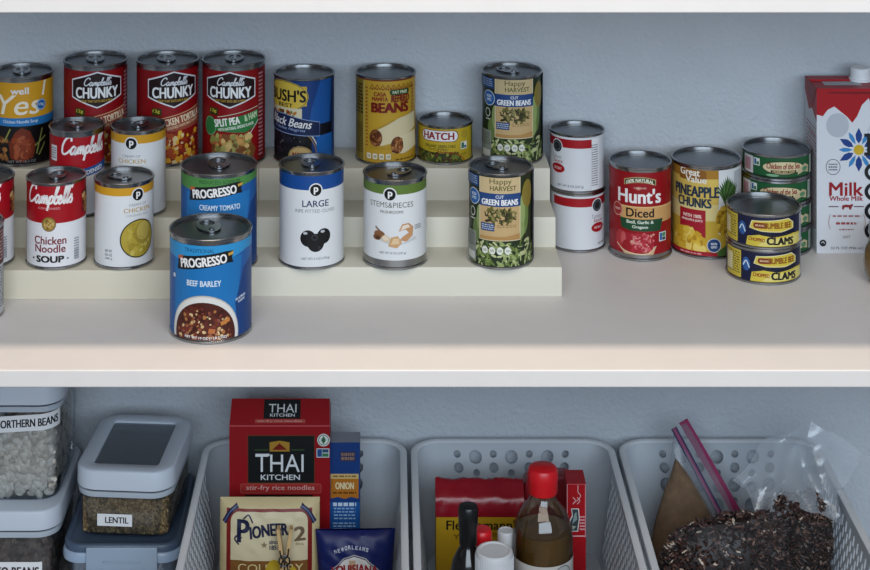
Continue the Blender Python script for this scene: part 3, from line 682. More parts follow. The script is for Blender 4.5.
am = Art(); am.rect(-W_, 0, W_, 120, '#c9cbd0'); am.rect(-W_, 58, W_, 120, '#4a1620'); am.lines(30, 10, 60, 56, 14, '#5a5e66', 3, .6); am.lines(20, 62, 60, 96, 9, '#c09a9a', 4)
can('soup_can', -467, 2014, .3, 35, 104, am, 'can showing only a sliver at the left edge in front of the riser', tab=True, v1=98)
sc = can('sauce_can', 233.4, 2240, .3, 34.6, 72, art_sauce(), 'lower white and red sauce can of the stack right of the riser', rot=28, group='stacked sauce cans', v1=68.5)
dup(sc, (232.6, 2239, 72.5), facing(232.6, 2239) - 28 / 34.6, 'upper white and red sauce can of the stack right of the riser', 'stacked sauce cans')
can('tomato_can', 307.6, 2214, .3, 38.8, 112.7, art_hunts(), 'red can of diced tomatoes with tan and green bands', v0=8, v1=107)
can('pineapple_can', 391.3, 2226, .3, 43.4, 112.7, art_pine(), 'yellow can of pineapple chunks beside the diced tomatoes', v0=4, v1=107.5)
tn = can('tuna_can', 478.5, 2231, .3, 42.4, 30.6, art_tuna(), 'bottom green fish can of the stack of four beside the milk', group='stacked green fish cans', v0=3, v1=27.4)
for k, nm in enumerate(('second green fish can from the bottom of the stack of four', 'third green fish can from the bottom of the stack of four', 'topmost green fish can of the stack of four')):
    z = .3 + (k + 1) * 30.9
    dup(tn, (478.5 + (.6, -.5, .4)[k], 2231, z), facing(478.5, 2231) + (.05, -.04, .03)[k], nm, 'stacked green fish cans')
cl = can('clam_can', 444.0, 2142, .3, 44.2, 40.8, art_clams(), 'lower yellow and navy clam can in the front stack of two', group='stacked clam cans', rot=7, v0=3.4, v1=37)
dup(cl, (444.6, 2142, 41.4), facing(444.6, 2142) + 1 / 44.2, 'upper yellow and navy clam can in the front stack of two', 'stacked clam cans')

# ---------------------------------------------------------------- milk carton
mk = tag(empty('milk_carton', (570, 2235, .3)), 'white and red milk carton with blue flower at the right edge', 'carton')
b = MB(); X0, X1, Y0, Y1, HT = -47.5, 47.5, -31, 31, 202
a = Art(); a.rect(X0, 0, X1, HT, '#d9dde4'); a.poly([(X0, HT), (X0, 170), (-40, 168), (-34, 176), (-26, 180), (-16, 172), (-11, 168), (-9, 166), (-4, 160), (2, 168), (8, 182), (16, 190), (24, 176), (34, 170), (X1, 178), (X1, HT)], '#a8101c')
a.poly(ellipse(-22, 157, 14, 15, 22), '#b7bec9'); a.poly([(14, 150), (32, 186), (X1, 176), (X1, 150)], '#c5cbd4')
a.poly([(-36, 196), (-30, 198), (20, 198), (20, 195)], '#7a0c16')
cx, cy = 4, 127
for k in range(12):
    an = PI / 2 + PI / 6 * k; col, r1, w1 = (('#1b3f86', 27, .27), ('#3a86c4', 25, .17))[k % 2]
    a.poly([(cx + r * math.cos(an + t), cy + r * math.sin(an + t)) for r, t in ((7.5, 0), (13, w1), (19, w1 * .8), (r1, 0), (19, -w1 * .8), (13, -w1))], col)
a.ell(cx, cy, 6.4, 6.4, '#cfae2c', 16)
a.stroke(ellipse(-27.5, 106, 8.6, 9.4, 22), .8, '#5a6068', closed=True); a.lines(-33, 101, -22, 111, 3, '#5a6068', 4, .5)
a.text('Milk', -11.5, 79, 41, 16, '#981a24', .04); a.text('Whole Milk', -11.5, 67.5, 41, 5.6, '#981a24', .045)
a.rect(-33, 57, -21, 58.2, '#6a4a4c'); a.rect(-2, 57, 10, 58.2, '#6a4a4c'); a.poly([(p - 5.5, q_ + 19) for p, q_ in [(-11, 35), (-11, 40), (-6, 41), (-1, 40.6), (1, 42), (3, 40.5), (1, 38.5), (0, 35), (-2, 35), (-3, 37.6), (-8, 37.6), (-9, 35)]], '#8a2a30')
a.lines(-28, 44, 7, 48, 1, '#a06a6a', 3); a.lines(-24, 35, 2, 39, 1, '#a04a50', 6, .7); a.lines(-20, 28, -2, 31, 1, '#a06a6a', 8); a.text('UHT', -11, 20.5, 9, 3, '#7a6a70', .02)
a.stroke([(-31, 48), (-33, 38), (-31, 30)], .6, '#a06a6a'); a.stroke([(10, 48), (12, 38), (10, 30)], .6, '#a06a6a')
a.ell(-40, 13, 4.2, 4.2, '#22262c', 16); a.stroke([(-42, 13), (-40, 15), (-38, 12.4)], .9, '#d8dce2', smooth=False); a.text('32 FL OZ (946 mL)', -10, 6.5, 41, 4, '#6c7078', .02)
for v_, l_ in ((145, 22), (122, 22)): a.rect(10.5, v_ - 2, 10.5 + l_, v_ + 2, '#16181e')
a.rect(14, 120, 18, 147, '#16181e')
for v_ in (100, 76, 52, 28): a.stroke([(26 + 13 * math.cos(t * PI / 8), v_ + 10 * math.sin(t * PI / 8)) for t in range(3, 14)], 4.4, '#16181e')
a.put(b, lambda u, v, d: (u, Y0 - d, v))
s_ = Art(); s_.rect(Y0, 0, Y1, HT, '#d3d7de'); s_.poly([(Y0, HT), (Y0, 186), (-10, 166), (6, 172), (Y1, 160), (Y1, HT)], '#a8101c'); s_.text('Nutrition', 8, 142, 30, 7, '#9a2a3a', .03)
for k in range(14): s_.rect(-24, 150 - k * 9, 28, 151.6 - k * 9, '#b06a74'); s_.lines(-24, 144 - k * 9, 26, 148 - k * 9, 1, '#9a8088', k)
s_.put(b, lambda u, v, d: (X0 - d, -u, v))
W3 = ink('#d3d7de')
b.poly([(X1, Y0, 0), (X1, Y1, 0), (X1, Y1, HT), (X1, Y0, HT)], W3); b.poly([(X0, Y1, 0), (X0, Y1, HT), (X1, Y1, HT), (X1, Y1, 0)], W3); b.poly([(X0, Y0, 0), (X0, Y1, 0), (X1, Y1, 0), (X1, Y0, 0)], W3)
b.poly([(X0, Y0, HT), (X1, Y0, HT), (X1, Y1, HT), (X0, Y1, HT)], ink('#a8101c'))
t = Art(); t.rect(-34, -16, 12, 2, '#b9bcc2'); t.rect(-38, 8, 38, 16, '#8a0c18'); t.put(b, lambda u, v, d: (u, v, HT + .2 + d))
b.box(X0, X1, 5, 7, HT, HT + 2.2, ink('#a8101c')); b.poly([(X0 - .5, Y0, HT), (X0 - .5, Y0 + 27, HT - 30), (X0 - .5, Y1, HT)], ink('#8f0d18'))
b.build('carton_body', mk, fix=False)
c = MB(); c.lathe([(14, HT + .4), (14, HT + 3), (12.5, HT + 3.4), (12.5, HT + 15), (11.5, HT + 16.4), (.01, HT + 16.4)], pm('white_cap_plastic', '#dde0e4', .35), 40, c=(16, 8, 0)); c.build('cap', mk)

# ---------------------------------------------------------------- squat jar at the right edge
jr = tag(empty('jar', (592, 2108, .3)), 'squat jar of tan contents at the right edge in front of the milk', 'jar')
b = MB(); b.lathe([(.01, 2), (24, 2), (30, 4), (34.2, 12), (35.4, 24), (34, 38), (28, 46), (.01, 47)], pm('tan_spread', '#b08a58', .6, var=.15, vscale=120), 48); tag(b.build('contents', jr), kind='stuff')
b = MB(); b.lathe([(.01, 0), (25, 0), (31, 2), (35.6, 11), (36.8, 24), (35.4, 39), (30, 50), (28, 54), (28, 60)], clear('jar_glass', '#e9ece8', .06), 48); b.build('glass', jr)
b = MB(); b.lathe([(.01, 69), (29, 69), (30.5, 67.5), (30.5, 56), (29, 55), (28.6, 55)], pm('jar_lid_metal', '#a3a5a6', .35, 1.0), 48); b.build('lid', jr)
# ================================================================ LOWER SHELF
LZ = -387.6     # top of the lower shelf board
BIN = milky('white_bin_plastic', '#cdd3d9', .30)
BINRIM = milky('white_bin_rim', '#dce0e4', .2)
def holed(b, P, cols, m, nseg=12):
    """panel with holes: P(s,t,k)->3d, k=0 outer face, k=1 inner face; cols = (s0,s1,[(t0,t1,rs,rt)...]); rs=0 means a solid cell"""
    for s0, s1, cells in cols:
        for t0, t1, rs, rt in cells:
            if t1 <= t0: continue
            if rs <= 0:
                for k in (0, 1): b.poly([P(s0, t0, k), P(s1, t0, k), P(s1, t1, k), P(s0, t1, k)], m)
                continue
            cs, ct = (s0 + s1) / 2, (t0 + t1) / 2; hs, ht = (s1 - s0) / 2, (t1 - t0) / 2
            ang = sorted([2 * PI * k / nseg + .01 for k in range(nseg)] + [math.atan2(ht * y, hs * x) % (2 * PI) for x, y in ((1, 1), (-1, 1), (-1, -1), (1, -1))])
            hole = []
            for lay in (0, 1):
                o = []; i = []
                for a in ang:
                    ca, sa = math.cos(a), math.sin(a); k = min(hs / max(abs(ca), 1e-6), ht / max(abs(sa), 1e-6))
                    o.append(P(cs + ca * k, ct + sa * k, lay))
                    q = 1 / math.hypot(ca / rs, sa / rt); i.append(P(cs + ca * q, ct + sa * q, lay))
                O = b.pts(o); I = b.pts(i); hole.append(I)
                for k in range(len(O)):
                    j = (k + 1) % len(O); b.face([O[k], O[j], I[j], I[k]], m)
            A_, B_ = hole
            for k in range(len(A_)):
                j = (k + 1) % len(A_); b.face([A_[k], A_[j], B_[j], B_[k]], m, True)
BW, BY0, BY1, BH, BR, INS = 254.0, 0.0, 392.0, 131.0, 34.0, 20.0
def make_bin(loc, label):
    root = tag(empty('storage_bin', loc), label, 'bin', 'white perforated bins')
    b = MB(); m = BIN
    hx = BW / 2; TH = 1.6
    def corner(cx, cy, a0):
        for lay in (0, 1):
            loops = []
            for t in (0, .33, .66, 1):
                i = INS * t
                loops.append([(cx + (BR - TH * lay) * math.cos(math.radians(a0 + 90 * k / 8)) - i * (1 if cx > 0 else -1), cy + (BR - TH * lay) * math.sin(math.radians(a0 + 90 * k / 8)) - i * (1 if cy > BY1 / 2 else -1), BH * (1 - t)) for k in range(9)])
            b.loft(loops, m, closed=False)
    corner(hx - BR, BY0 + BR, -90); corner(hx - BR, BY1 - BR, 0); corner(-hx + BR, BY1 - BR, 90); corner(-hx + BR, BY0 + BR, 180)
    sq = lambda s, t, half: s * (1 - INS * t / BH / half)
    # back wall with round holes
    def Pb(s, t, k): return (sq(s, t, hx - BR), BY1 - INS * t / BH - TH * k, BH - t)
    L = 2 * (hx - BR - INS); n = 7; w = 23.3; x0 = -n * w / 2
    cols = [(-(hx - BR), x0, [(0, BH, 0, 0)]), (x0 + n * w, hx - BR, [(0, BH, 0, 0)])]
    for k in range(n):
        cells = [(0, 9, 0, 0)]; t = 9; seq = [(15, 4.6), (17, 6.4), (23, 8.6)] if k % 2 == 0 else [(22, 8.4), (15, 4.6), (19, 6.6)]
        i = 0
        while t + seq[i % 3][0] < BH - 12:
            h, r = seq[i % 3]; cells.append((t, t + h, r, r)); t += h; i += 1
        cells.append((t, BH, 0, 0)); cols.append((x0 + k * w, x0 + (k + 1) * w, cells))
    holed(b, Pb, cols, m, 20)
    # side walls and front wall with staggered slots
    def slots(P, half):
        w = 8.6; n = int((2 * half - 8) // w); x0 = -n * w / 2; cs = [(-half, x0, [(0, BH, 0, 0)]), (x0 + n * w, half, [(0, BH, 0, 0)])]
        for k in range(n):
            cells = []; t = 16 if k % 2 else 26
            cells.append((0, t, 0, 0))
            while t + 20 < BH - 10: cells.append((t, t + 20, 2.9, 8.8)); t += 20
            cells.append((t, BH, 0, 0)); cs.append((x0 + k * w, x0 + (k + 1) * w, cells))
        holed(b, P, cs, m, 10)
    hy = (BY1 - BY0) / 2 - BR; cy = (BY0 + BY1) / 2
    def Ps(sg): return lambda s, t, k: (sg * (hx - INS * t / BH - TH * k), cy + sq(s, t, hy), BH - t)
    slots(Ps(1), hy); slots(Ps(-1), hy)
    slots(lambda s, t, k: (sq(s, t, hx - BR), BY0 + INS * t / BH + TH * k, BH - t), hx - BR)
    b.loft([[(x, y, z) for x, y in rrect(-hx + INS, hx - INS, BY0 + INS, BY1 - INS, BR, 8)] for z in (0.3, 1.9)], m, True, True)
    b.build('tub', root, fix=False)
    r = MB(); loops = []
    for i, z in ((2.0, BH - .5), (2.0, BH + 1.2), (1, BH + 2.0), (-4.5, BH + 2.4), (-6.2, BH + 1.6), (-6.6, BH - 5), (-5.2, BH - 5), (-4.8, BH), (0, BH - .5)):
        loops.append([(x, y, z) for x, y in rrect(-hx + 6.6 + i, hx - 6.6 - i, BY0 + 6.6 + i, BY1 - 6.6 - i, max(BR - 6.6 - i, 4) + 4, 10)])
    loops.append(loops[0]); r.loft(loops, BINRIM); r.build('rim', root, merge=.01)
    return root
bn = make_bin((-106, 1876, LZ), 'white perforated bin holding the rice noodle box and baking bags')
dup(bn, (152.5, 1876, LZ), 0, 'white perforated bin holding the red-capped bottle and yellow pack')
dup(bn, (411, 1876, LZ), 0, 'white perforated bin holding the plastic bags at lower right')
FL = LZ + 2.6    # bin floor

# ---------------------------------------------------------------- rice noodle box
th = tag(empty('noodle_box', (-133, 2190, FL)), 'red rice noodle box with black panel standing in the left bin', 'box')
b = MB(); R_ = '#981119'; hw, D, Hb = 60.5, 46, 190
def front(d0=0): return lambda u, v, d: (u, -D / 2 - d - d0, v)
a = Art(); a.rect(-hw, 0, hw, Hb, R_); a.rect(-38, 122, 42, 179, '#16181a'); a.stroke([(-38, 122), (42, 122), (42, 179), (-38, 179)], .9, '#5a3a1c', smooth=False, closed=True)
a.poly([(-12, 160), (-12, 171), (0, 173), (12, 171), (12, 160)], '#b08430'); a.poly([(-9, 162), (0, 170), (9, 162)], '#7a1a14'); a.rect(-30, 161.5, -14, 162.3, '#4a6a3a'); a.rect(14, 161.5, 30, 162.3, '#4a6a3a')
a.text('THAI', 0, 146, 58, 21, '#e6e8ea', .012); a.text('KITCHEN', 1, 129, 47, 6.4, '#e0e2e4', .03)
a.stroke([(-29, 156), (-12, 156)], 2.6, '#e6e8ea', smooth=False)
a.rrect(-47, 110, 50, 121, 2, '#a8302c'); a.stroke(rrect(-47, 50, 110, 121, 2, 4), .8, '#b8504a', closed=True); a.text('stir-fry rice noodles', 1, 115.8, 82, 7.6, '#e4b0a8', .02)
a.rect(-42, 30, 40, 108, '#141210'); a.rect(-35, 34, 33, 105, '#4c4a34')
R2 = random.Random(3)
for k in range(16): a.stroke([(-35 + k * 4.3 + R2.uniform(-1, 1), 34), (-33 + k * 4.3, 70), (-36 + k * 4.3 + R2.uniform(0, 5), 105)], 1.7, R2.choice(['#77734e', '#635f42', '#8b8760']))
a.ell(53, 174, 7.6, 7.6, '#dfe4dc'); a.stroke(ellipse(53, 174, 6, 6, 20), .8, '#3a5a4a', closed=True); a.poly([(53, 169), (56, 174), (53, 179), (50, 174)], '#3a6a4a')
a.rect(44.5, 153, 60, 164, '#cfd6dc'); a.rect(45.5, 154, 51, 163, '#27508c'); a.rect(51.5, 154, 59, 158, '#3f7a55'); a.rect(51.5, 159, 59, 163, '#31506e')
a.put(b, front())
# gable: sloped front, level crest, sloped back
S = Art(); S.rect(-hw, 0, hw, 33, R_); S.rect(-hw, 0, hw, 1.4, '#c8585a'); S.rect(-20, 9, 25, 32, '#15171a'); S.text('THAI', 3, 21.5, 34, 10, '#dcdee0', .012); S.text('KITCHEN', 3, 13.4, 30, 3.6, '#dcdee0', .03); S.rrect(-30, 4, 31, 8.6, 1, '#b04a40'); S.text('stir-fry rice noodles', 0, 6.2, 54, 3.2, '#e4b0a8', .01)
S.put(b, lambda u, v, d: (u * (1 - v * .0006), -D / 2 + v * .68 - d * .73, Hb + v * .73 + d * .68))
RK = ink(R_); zt = Hb + 33 * .73; yt = -D / 2 + 33 * .68; q = .98
b.poly([(-hw * q, yt, zt), (hw * q, yt, zt), (hw, D / 2, Hb + 8), (-hw, D / 2, Hb + 8)], RK); b.poly([(-hw, D / 2, 0), (-hw, D / 2, Hb + 8), (hw, D / 2, Hb + 8), (hw, D / 2, 0)], RK)
for sg in (-1, 1): b.poly([(sg * hw, -D / 2, 0), (sg * hw, D / 2, 0), (sg * hw, D / 2, Hb + 8), (sg * hw * q, yt, zt), (sg * hw, -D / 2, Hb)], RK)
b.poly([(-hw, -D / 2, 0), (hw, -D / 2, 0), (hw, D / 2, 0), (-hw, D / 2, 0)], RK)
b.build('carton', th, merge=.0, fix=False)

# ---------------------------------------------------------------- onion soup box
on = tag(empty('soup_mix_box', (-55, 2196, FL)), 'narrow blue soup mix box with orange panel beside the rice noodle box', 'box')
b = MB(); hw = 18.5; D = 28; Hb = 164
a = Art(); a.rect(-hw, 0, hw, Hb, '#1b3f7e'); a.rect(-hw, 0, hw, 92, '#1f5aa0'); a.rect(-5, 141, 13, 153, '#3a3a56'); a.lines(-4, 142, 12, 152, 2, '#9a7a6a', 4, .7)
a.poly([(-17, 96), (-17, 126), (17, 126), (17, 96), (8, 98), (0, 95.5), (-8, 98)], '#b97424'); a.rect(-17, 120, 17, 126, '#d6b878'); a.lines(-14, 121, 14, 125, 1, '#8a6a3a', 2); a.text('ONION', 0, 111.5, 22, 8, '#eadcae', .05); a.lines(-14, 101, 14, 105, 1, '#6a3a10', 5)
a.lines(-14, 86, 14, 92, 1, '#cfe0f2', 5, .7); a.lines(-13, 70, 13, 86, 4, '#9fc0e4', 3, .4); a.lines(-14, 22, 14, 68, 13, '#a8c8e8', 6, .45)
a.put(b, lambda u, v, d: (u, -D / 2 - d, v)); BK = ink('#17386e'); GT = ink('#9aa0ac')
for sg in (-1, 1): b.poly([(sg * hw, -D / 2, 0), (sg * hw, D / 2, 0), (sg * hw, D / 2, Hb), (sg * hw, -D / 2, Hb)], BK)
b.poly([(-hw, D / 2, 0), (-hw, D / 2, Hb), (hw, D / 2, Hb), (hw, D / 2, 0)], BK); b.poly([(-hw, -D / 2, Hb), (hw, -D / 2, Hb), (hw, D / 2, Hb), (-hw, D / 2, Hb)], GT); b.poly([(-hw, -D / 2, 0), (hw, -D / 2, 0), (hw, D / 2, 0), (-hw, D / 2, 0)], BK)
b.build('carton', on, fix=False)

# ---------------------------------------------------------------- pillow bags
def pillow(name, loc, rot, w, h, depth, art, label, cat, back, lean=0.0, seed=1, wrinkle=.6, group=None, taper=0.0):
    root = tag(empty(name, loc, rot), label, cat, group)
    b = MB(); R = random.Random(seed); ph = [R.uniform(0, 6) for _ in range(8)]
    def bulge(u, v):
        e = max(0, 1 - abs(2 * u / w) ** 3) * max(0, 1 - abs(2 * v / h - 1) ** 4)
        wr = wrinkle * (math.sin(u * .31 + ph[0] + v * .07) * math.sin(v * .17 + ph[1]) + .6 * math.sin(v * .43 + u * .19 + ph[2])) * min(1, e * 3)
        return depth / 2 * math.sqrt(max(e, 0)) + wr
    art.put(b, lambda u, v, d: (u * (1 - taper * (1 - v / h)), v * lean - bulge(u, v) - d, v), du=w / 22, dv=h / 22, ulim=(-w / 2, w / 2), vlim=(0, h))
    bk = Art(); bk.rect(-w / 2, 0, w / 2, h, back)
    bk.put(b, lambda u, v, d: (u * (1 - taper * (1 - v / h)), v * lean + bulge(u, v) * .8 + .3, v), du=w / 22, dv=h / 22)
    b.build('bag', root, fix=False)
    return root
CR = '#c9b88c'
a = Art(); a.rect(-58, 0, 58, 132, CR); a.rect(-50, 0, 50, 122, '#7a1a16'); a.poly(rrect(-45, 45, -5, 119, 10, 5), '#cfc3a0'); a.rect(-45, -5, 45, 66, '#7a5024')
for sg in (-1, 1):
    a.stroke([(sg * 53, 106), (sg * 46, 118), (sg * 37, 125)], 5, '#171c3c'); a.stroke([(sg * 53, 106), (sg * 46, 118), (sg * 37, 125)], 1.2, '#5a628a')
a.blobs(-44, 2, 44, 50, ['#8a5c2a', '#6a4018', '#9c7038', '#7a4c20'], 120, 4, 5)
a.text('P', -30, 99, 13, 24, '#171c3c', .05); a.stroke([(-35, 84), (-40, 90), (-36, 94), (-32, 91)], 1.8, '#171c3c'); a.stroke([(-30, 112), (-24, 116), (-19, 108)], 1.6, '#171c3c')
a.text('IONEER', 0, 99, 44, 13, '#171c3c', .06, rot=6, bend=1.5)
a.poly([(-5.5 + 4 * (1 if k % 2 else .42) * math.sin(PI * k / 5), 84 - 4 * (1 if k % 2 else .42) * math.cos(PI * k / 5)) for k in range(10)], '#8a7a5a'); a.text('since', 6, 87.5, 11, 4.4, '#3a3a4a', .05); a.text('1851', 6, 81.5, 10, 5, '#3a3a4a', .06)
a.text('2', 36, 96, 12, 15, '#6a5540', .06); a.text('lbs', 36, 85, 9, 3, '#8a7a60', .02)
a.text('COUNTRY', 2, 58, 76, 9.6, '#d6c48e', .01); a.text('gravy mix', 2, 42, 60, 9, '#d6c48e', .02)
a.poly(ellipse(6, 44, 12, 24, 20), '#b59a24'); a.poly(ellipse(28, 40, 7, 20, 20, .0), '#c2a830')
pillow('flour_bag', (-141, 2104, FL), 0, 117, 131, 30, a, 'cream and brown paper bag with dark blue brand lettering in the left bin', 'bag', CR, lean=.08, seed=4)
# wooden clothes peg clipped on it
cp = tag(empty('clothes_peg', (-122, 2085, FL + 62), 0), 'wooden clothes peg clipped to the front of the cream bag', 'clothes peg')
WD = pm('peg_wood', '#b5986a', .6, var=.12, vscale=90)
for sg, nm in ((-1, 'peg_arm'), (1, 'peg_arm')):
    b = MB(); pr = []
    for z, x, w in ((-14, 1.0, 4.2), (0, 1.0, 4.0), (12, 1.2, 4.6), (20, 1.8, 4.6), (34, 3.6, 4.2), (46, 5.6, 3.8), (48, 5.9, 3.0)):
        pr.append([(sg * (x + a_), y_, z) for a_, y_ in ((0, -5), (w, -5), (w, 5), (0, 5))])
    b.loft(pr, WD, True, True, smooth=False); b.build(nm, cp)
b = MB(); b.tube([(6.2 * math.cos(t * .5), -5.6 - t * .02, 12 + 6.2 * math.sin(t * .5)) for t in range(14)], .9, pm('spring_steel', '#55585e', .3, 1.0), 8)
b.tube([(-4, -6.4, 4), (-2, -6.6, 12), (4, -6.6, 18), (5, -6, 26)], .9, pm('spring_steel', '#55585e', .3, 1.0), 8)
b.tube([(4, -6.4, 2), (3, -6.8, 10), (-4, -6.6, 17), (-5.4, -6, 24)], .9, pm('spring_steel', '#55585e', .3, 1.0), 8); b.build('spring', cp)

NV = '#101c56'
a = Art(); a.rect(-48, 0, 48, 100, NV); a.poly([(-46, 44), (-14, 72), (-2, 76), (12, 72), (44, 44), (44, 0), (-46, 0)], '#d2d0cc'); a.stroke([(-48, 46), (-14, 73.6), (-2, 77.6), (12, 73.6), (46, 46)], 1.2, '#a8a6a2', smooth=False)
[a.text(t_, -24 + k_ * 4.2, 80 + 5.5 * (1 - ((k_ - 5) / 5.5) ** 2), 2.8, 4, '#c8ccd8', .03, rot=(5 - k_) * 4) for k_, t_ in enumerate('NEWORLEANS')]
a.poly([(-8, 61), (-8, 72), (0, 72), (-1, 65), (3, 63), (2, 60)], '#b59a7a'); a.text('LOUISIANA', -1, 60, 56, 9, '#8e1a22', .07, bend=3); a.text('FISH FRY', -1, 46, 52, 9, '#8e1a22', .07, bend=3)
pillow('breading_bag', (-40, 2090, FL), .03, 93, 101, 26, a, 'dark blue foil bag with white and red badge in the left bin', 'bag', NV, lean=.1, seed=8, wrinkle=.9, taper=.16)

# ---------------------------------------------------------------- yellow and red yeast pack
ye = tag(empty('yeast_pack', (107.5, 2172, FL)), 'yellow yeast pack with a folded red foil top in the middle bin', 'pack')
b = MB(); hw = 52.5; D = 44; Hb = 90
a = Art(); a.rect(-hw, 0, hw, Hb, '#c09a1e'); a.rect(-hw, 0, hw, 22, '#17266a'); a.text("Fleischmann's", 4, 80, 88, 11.5, '#15130e', .035); a.text('YEAST', -14, 66, 36, 6, '#7a5c10', .06); a.text('ACTIVE DRY', 22, 68, 30, 5, '#7a5c10', .04)
a.put(b, lambda u, v, d: (u, -D / 2 - d, v)); YK = ink('#b08c1a'); RF = pm('red_foil', '#84101e', .28, bump=.5, bscale=45)
for sg in (-1, 1): b.poly([(sg * hw, -D / 2, 0), (sg * hw, D / 2, 0), (sg * hw, D / 2, Hb), (sg * hw, -D / 2, Hb)], YK)
b.poly([(-hw, D / 2, 0), (-hw, D / 2, Hb), (hw, D / 2, Hb), (hw, D / 2, 0)], YK); b.poly([(-hw, -D / 2, 0), (hw, -D / 2, 0), (hw, D / 2, 0), (-hw, D / 2, 0)], YK)
b.build('wrapper', ye, fix=False)
b = MB(); R2 = random.Random(5); rows = []
prof = [(-D / 2 - .4, Hb - .5), (-D / 2 - .8, Hb + 6), (-D / 2 + 1, Hb + 13), (-D / 2 + 1.4, Hb + 19), (-D / 2 + 5, Hb + 23), (-D / 2 + 11, Hb + 27), (-D / 2 + 16, Hb + 31), (-D / 2 + 20, Hb + 34.5), (-D / 2 + 24, Hb + 35), (D / 2 - 12, Hb + 26), (D / 2, Hb + 8), (D / 2 + .4, Hb - .5)]
for k, (y, z) in enumerate(prof):
    rows.append([(-hw - .5 + (2 * hw + 1) * i / 26, y + (R2.uniform(-1, 1) if 0 < k < 11 else 0), z + (R2.uniform(-.9, .9) + .8 * math.sin(i * .6 + k) if 0 < k < 11 else 0)) for i in range(27)])
L = b.loft(rows, RF, closed=False)
b.face([l[0] for l in L], RF); b.face([l[-1] for l in L][::-1], RF)
b.build('foil_top', ye, sharp=60)

# red rounded packet behind the bottle
rp = tag(empty('red_packet', (192, 2186, FL)), 'dark red rounded packet standing behind the red-capped bottle', 'packet')
b = MB(); loops = []
for y, i in ((-13, 3), (-12, .8), (-9, 0), (9, 0), (12, .8), (13, 3)):
    loops.append([(x, y, z) for x, z in rrect(-30 + i, 33 - i, i, 127 - i, 14, 6)])
b.loft(loops, pm('dark_red_packet', '#7c0f1c', .4, bump=.2, bscale=50), True, True); b.build('packet_body', rp, sharp=50)

# narrow red box with a small picture
rb = tag(empty('candy_box', (217.5, 2118, FL)), 'narrow bright red box with a small picture at the right of the middle bin', 'box')
b = MB(); hw = 11.2; D = 34; Hb = 153; R3 = '#a80d1a'
a = Art(); a.rect(-hw, 0, hw, Hb, R3); a.rect(-hw, 91, hw, 92.4, '#dcb4b4'); a.stroke([(-hw + .6, 91), (-hw + .6, Hb - .8), (hw - .6, Hb - .8), (hw - .6, 91)], .8, '#d29a9c', smooth=False)
a.stroke([(2, 151), (2, 143), (5, 139), (2, 134), (-3, 131)], .7, '#e0c0c0'); a.stroke([(-4, 137), (-1, 133), (-4, 129)], 1, '#d8a8aa'); a.stroke([(1, 137), (4, 133), (1, 129)], 1, '#d8a8aa')
a.poly([(-7, 97), (-9, 108), (-5, 116), (-6, 124), (3, 124), (4, 112), (2, 97)], '#d8d8d8'); a.poly([(-6, 98), (-8, 107), (-4, 115), (-5, 123), (2, 123), (3, 112), (1, 98)], '#3a4448'); a.poly([(-5, 106), (-2, 118), (0, 120), (1, 111)], '#8aa0a0'); a.poly([(-4, 99), (-5, 104), (0, 103)], '#a8b0a0'); a.lines(4, 98, 10, 116, 5, '#e0b0b4', 4)
a.put(b, lambda u, v, d: (u, -D / 2 - d, v)); RK = ink(R3)
b.poly([(-hw, D / 2, 0), (-hw, D / 2, Hb), (hw, D / 2, Hb), (hw, D / 2, 0)], RK); b.poly([(-hw, -D / 2, Hb), (hw, -D / 2, Hb), (hw, D / 2, Hb), (-hw, D / 2, Hb)], RK); b.poly([(-hw, -D / 2, 0), (hw, -D / 2, 0), (hw, D / 2, 0), (-hw, D / 2, 0)], RK)
for sg in (-1, 1): b.poly([(sg * hw, -D / 2, 0), (sg * hw, D / 2, 0), (sg * hw, D / 2, Hb), (sg * hw, -D / 2, Hb)], RK)
b.build('carton', rb, fix=False)

# ---------------------------------------------------------------- glass bottle with red cap
vb = tag(empty('sauce_bottle', (174, 2050, FL)), 'clear round-shouldered bottle of brown liquid with a bright red cap', 'bottle')
prof = [(.01, 1), (27, 1), (31, 3), (33, 8), (33.4, 90), (34.3, 104), (34.3, 118), (33, 129), (30, 139), (25.5, 148), (20, 155), (16, 160), (14.4, 166)]
b = MB(); b.lathe(prof, clear('bottle_glass', '#e2e2dc', .05, .05), 56); b.build('glass', vb)
b = MB(); b.lathe([(.01, 3), (30, 3), (31.6, 8), (32, 90), (33, 104), (32.9, 118), (31.6, 127), (.01, 127.4)], pm('brown_vinegar', '#5e441f', .25, var=.2, vscale=60), 56); b.build('liquid', vb)
b = MB(); b.lathe([(13, 168), (16, 168), (16.8, 170), (16.8, 180), (17.4, 182), (17.4, 192), (15.6, 196), (13, 197.4), (.01, 197.8)], pm('red_cap_plastic', '#c40f1a', .38), 48); b.build('cap', vb)
a = Art(); a.rect(-106, 12, 106, 100, '#c9c7c2'); a.ell(22, 84, 14, 15, '#7c8084', 28); a.ell(22, 84, 12.4, 13.4, '#b9bcbc', 28); a.lines(13, 78, 31, 92, 3, '#2a2c30', 4, .6); a.lines(-40, 40, 4, 70, 3, '#5a1a1a', 5, .5)
b = MB(); a.put(b, lambda u, v, d: ((34.5 + d) * math.sin(u / 34.5), -(34.5 + d) * math.cos(u / 34.5), v), du=4); b.build('paper_label', vb, fix=False)

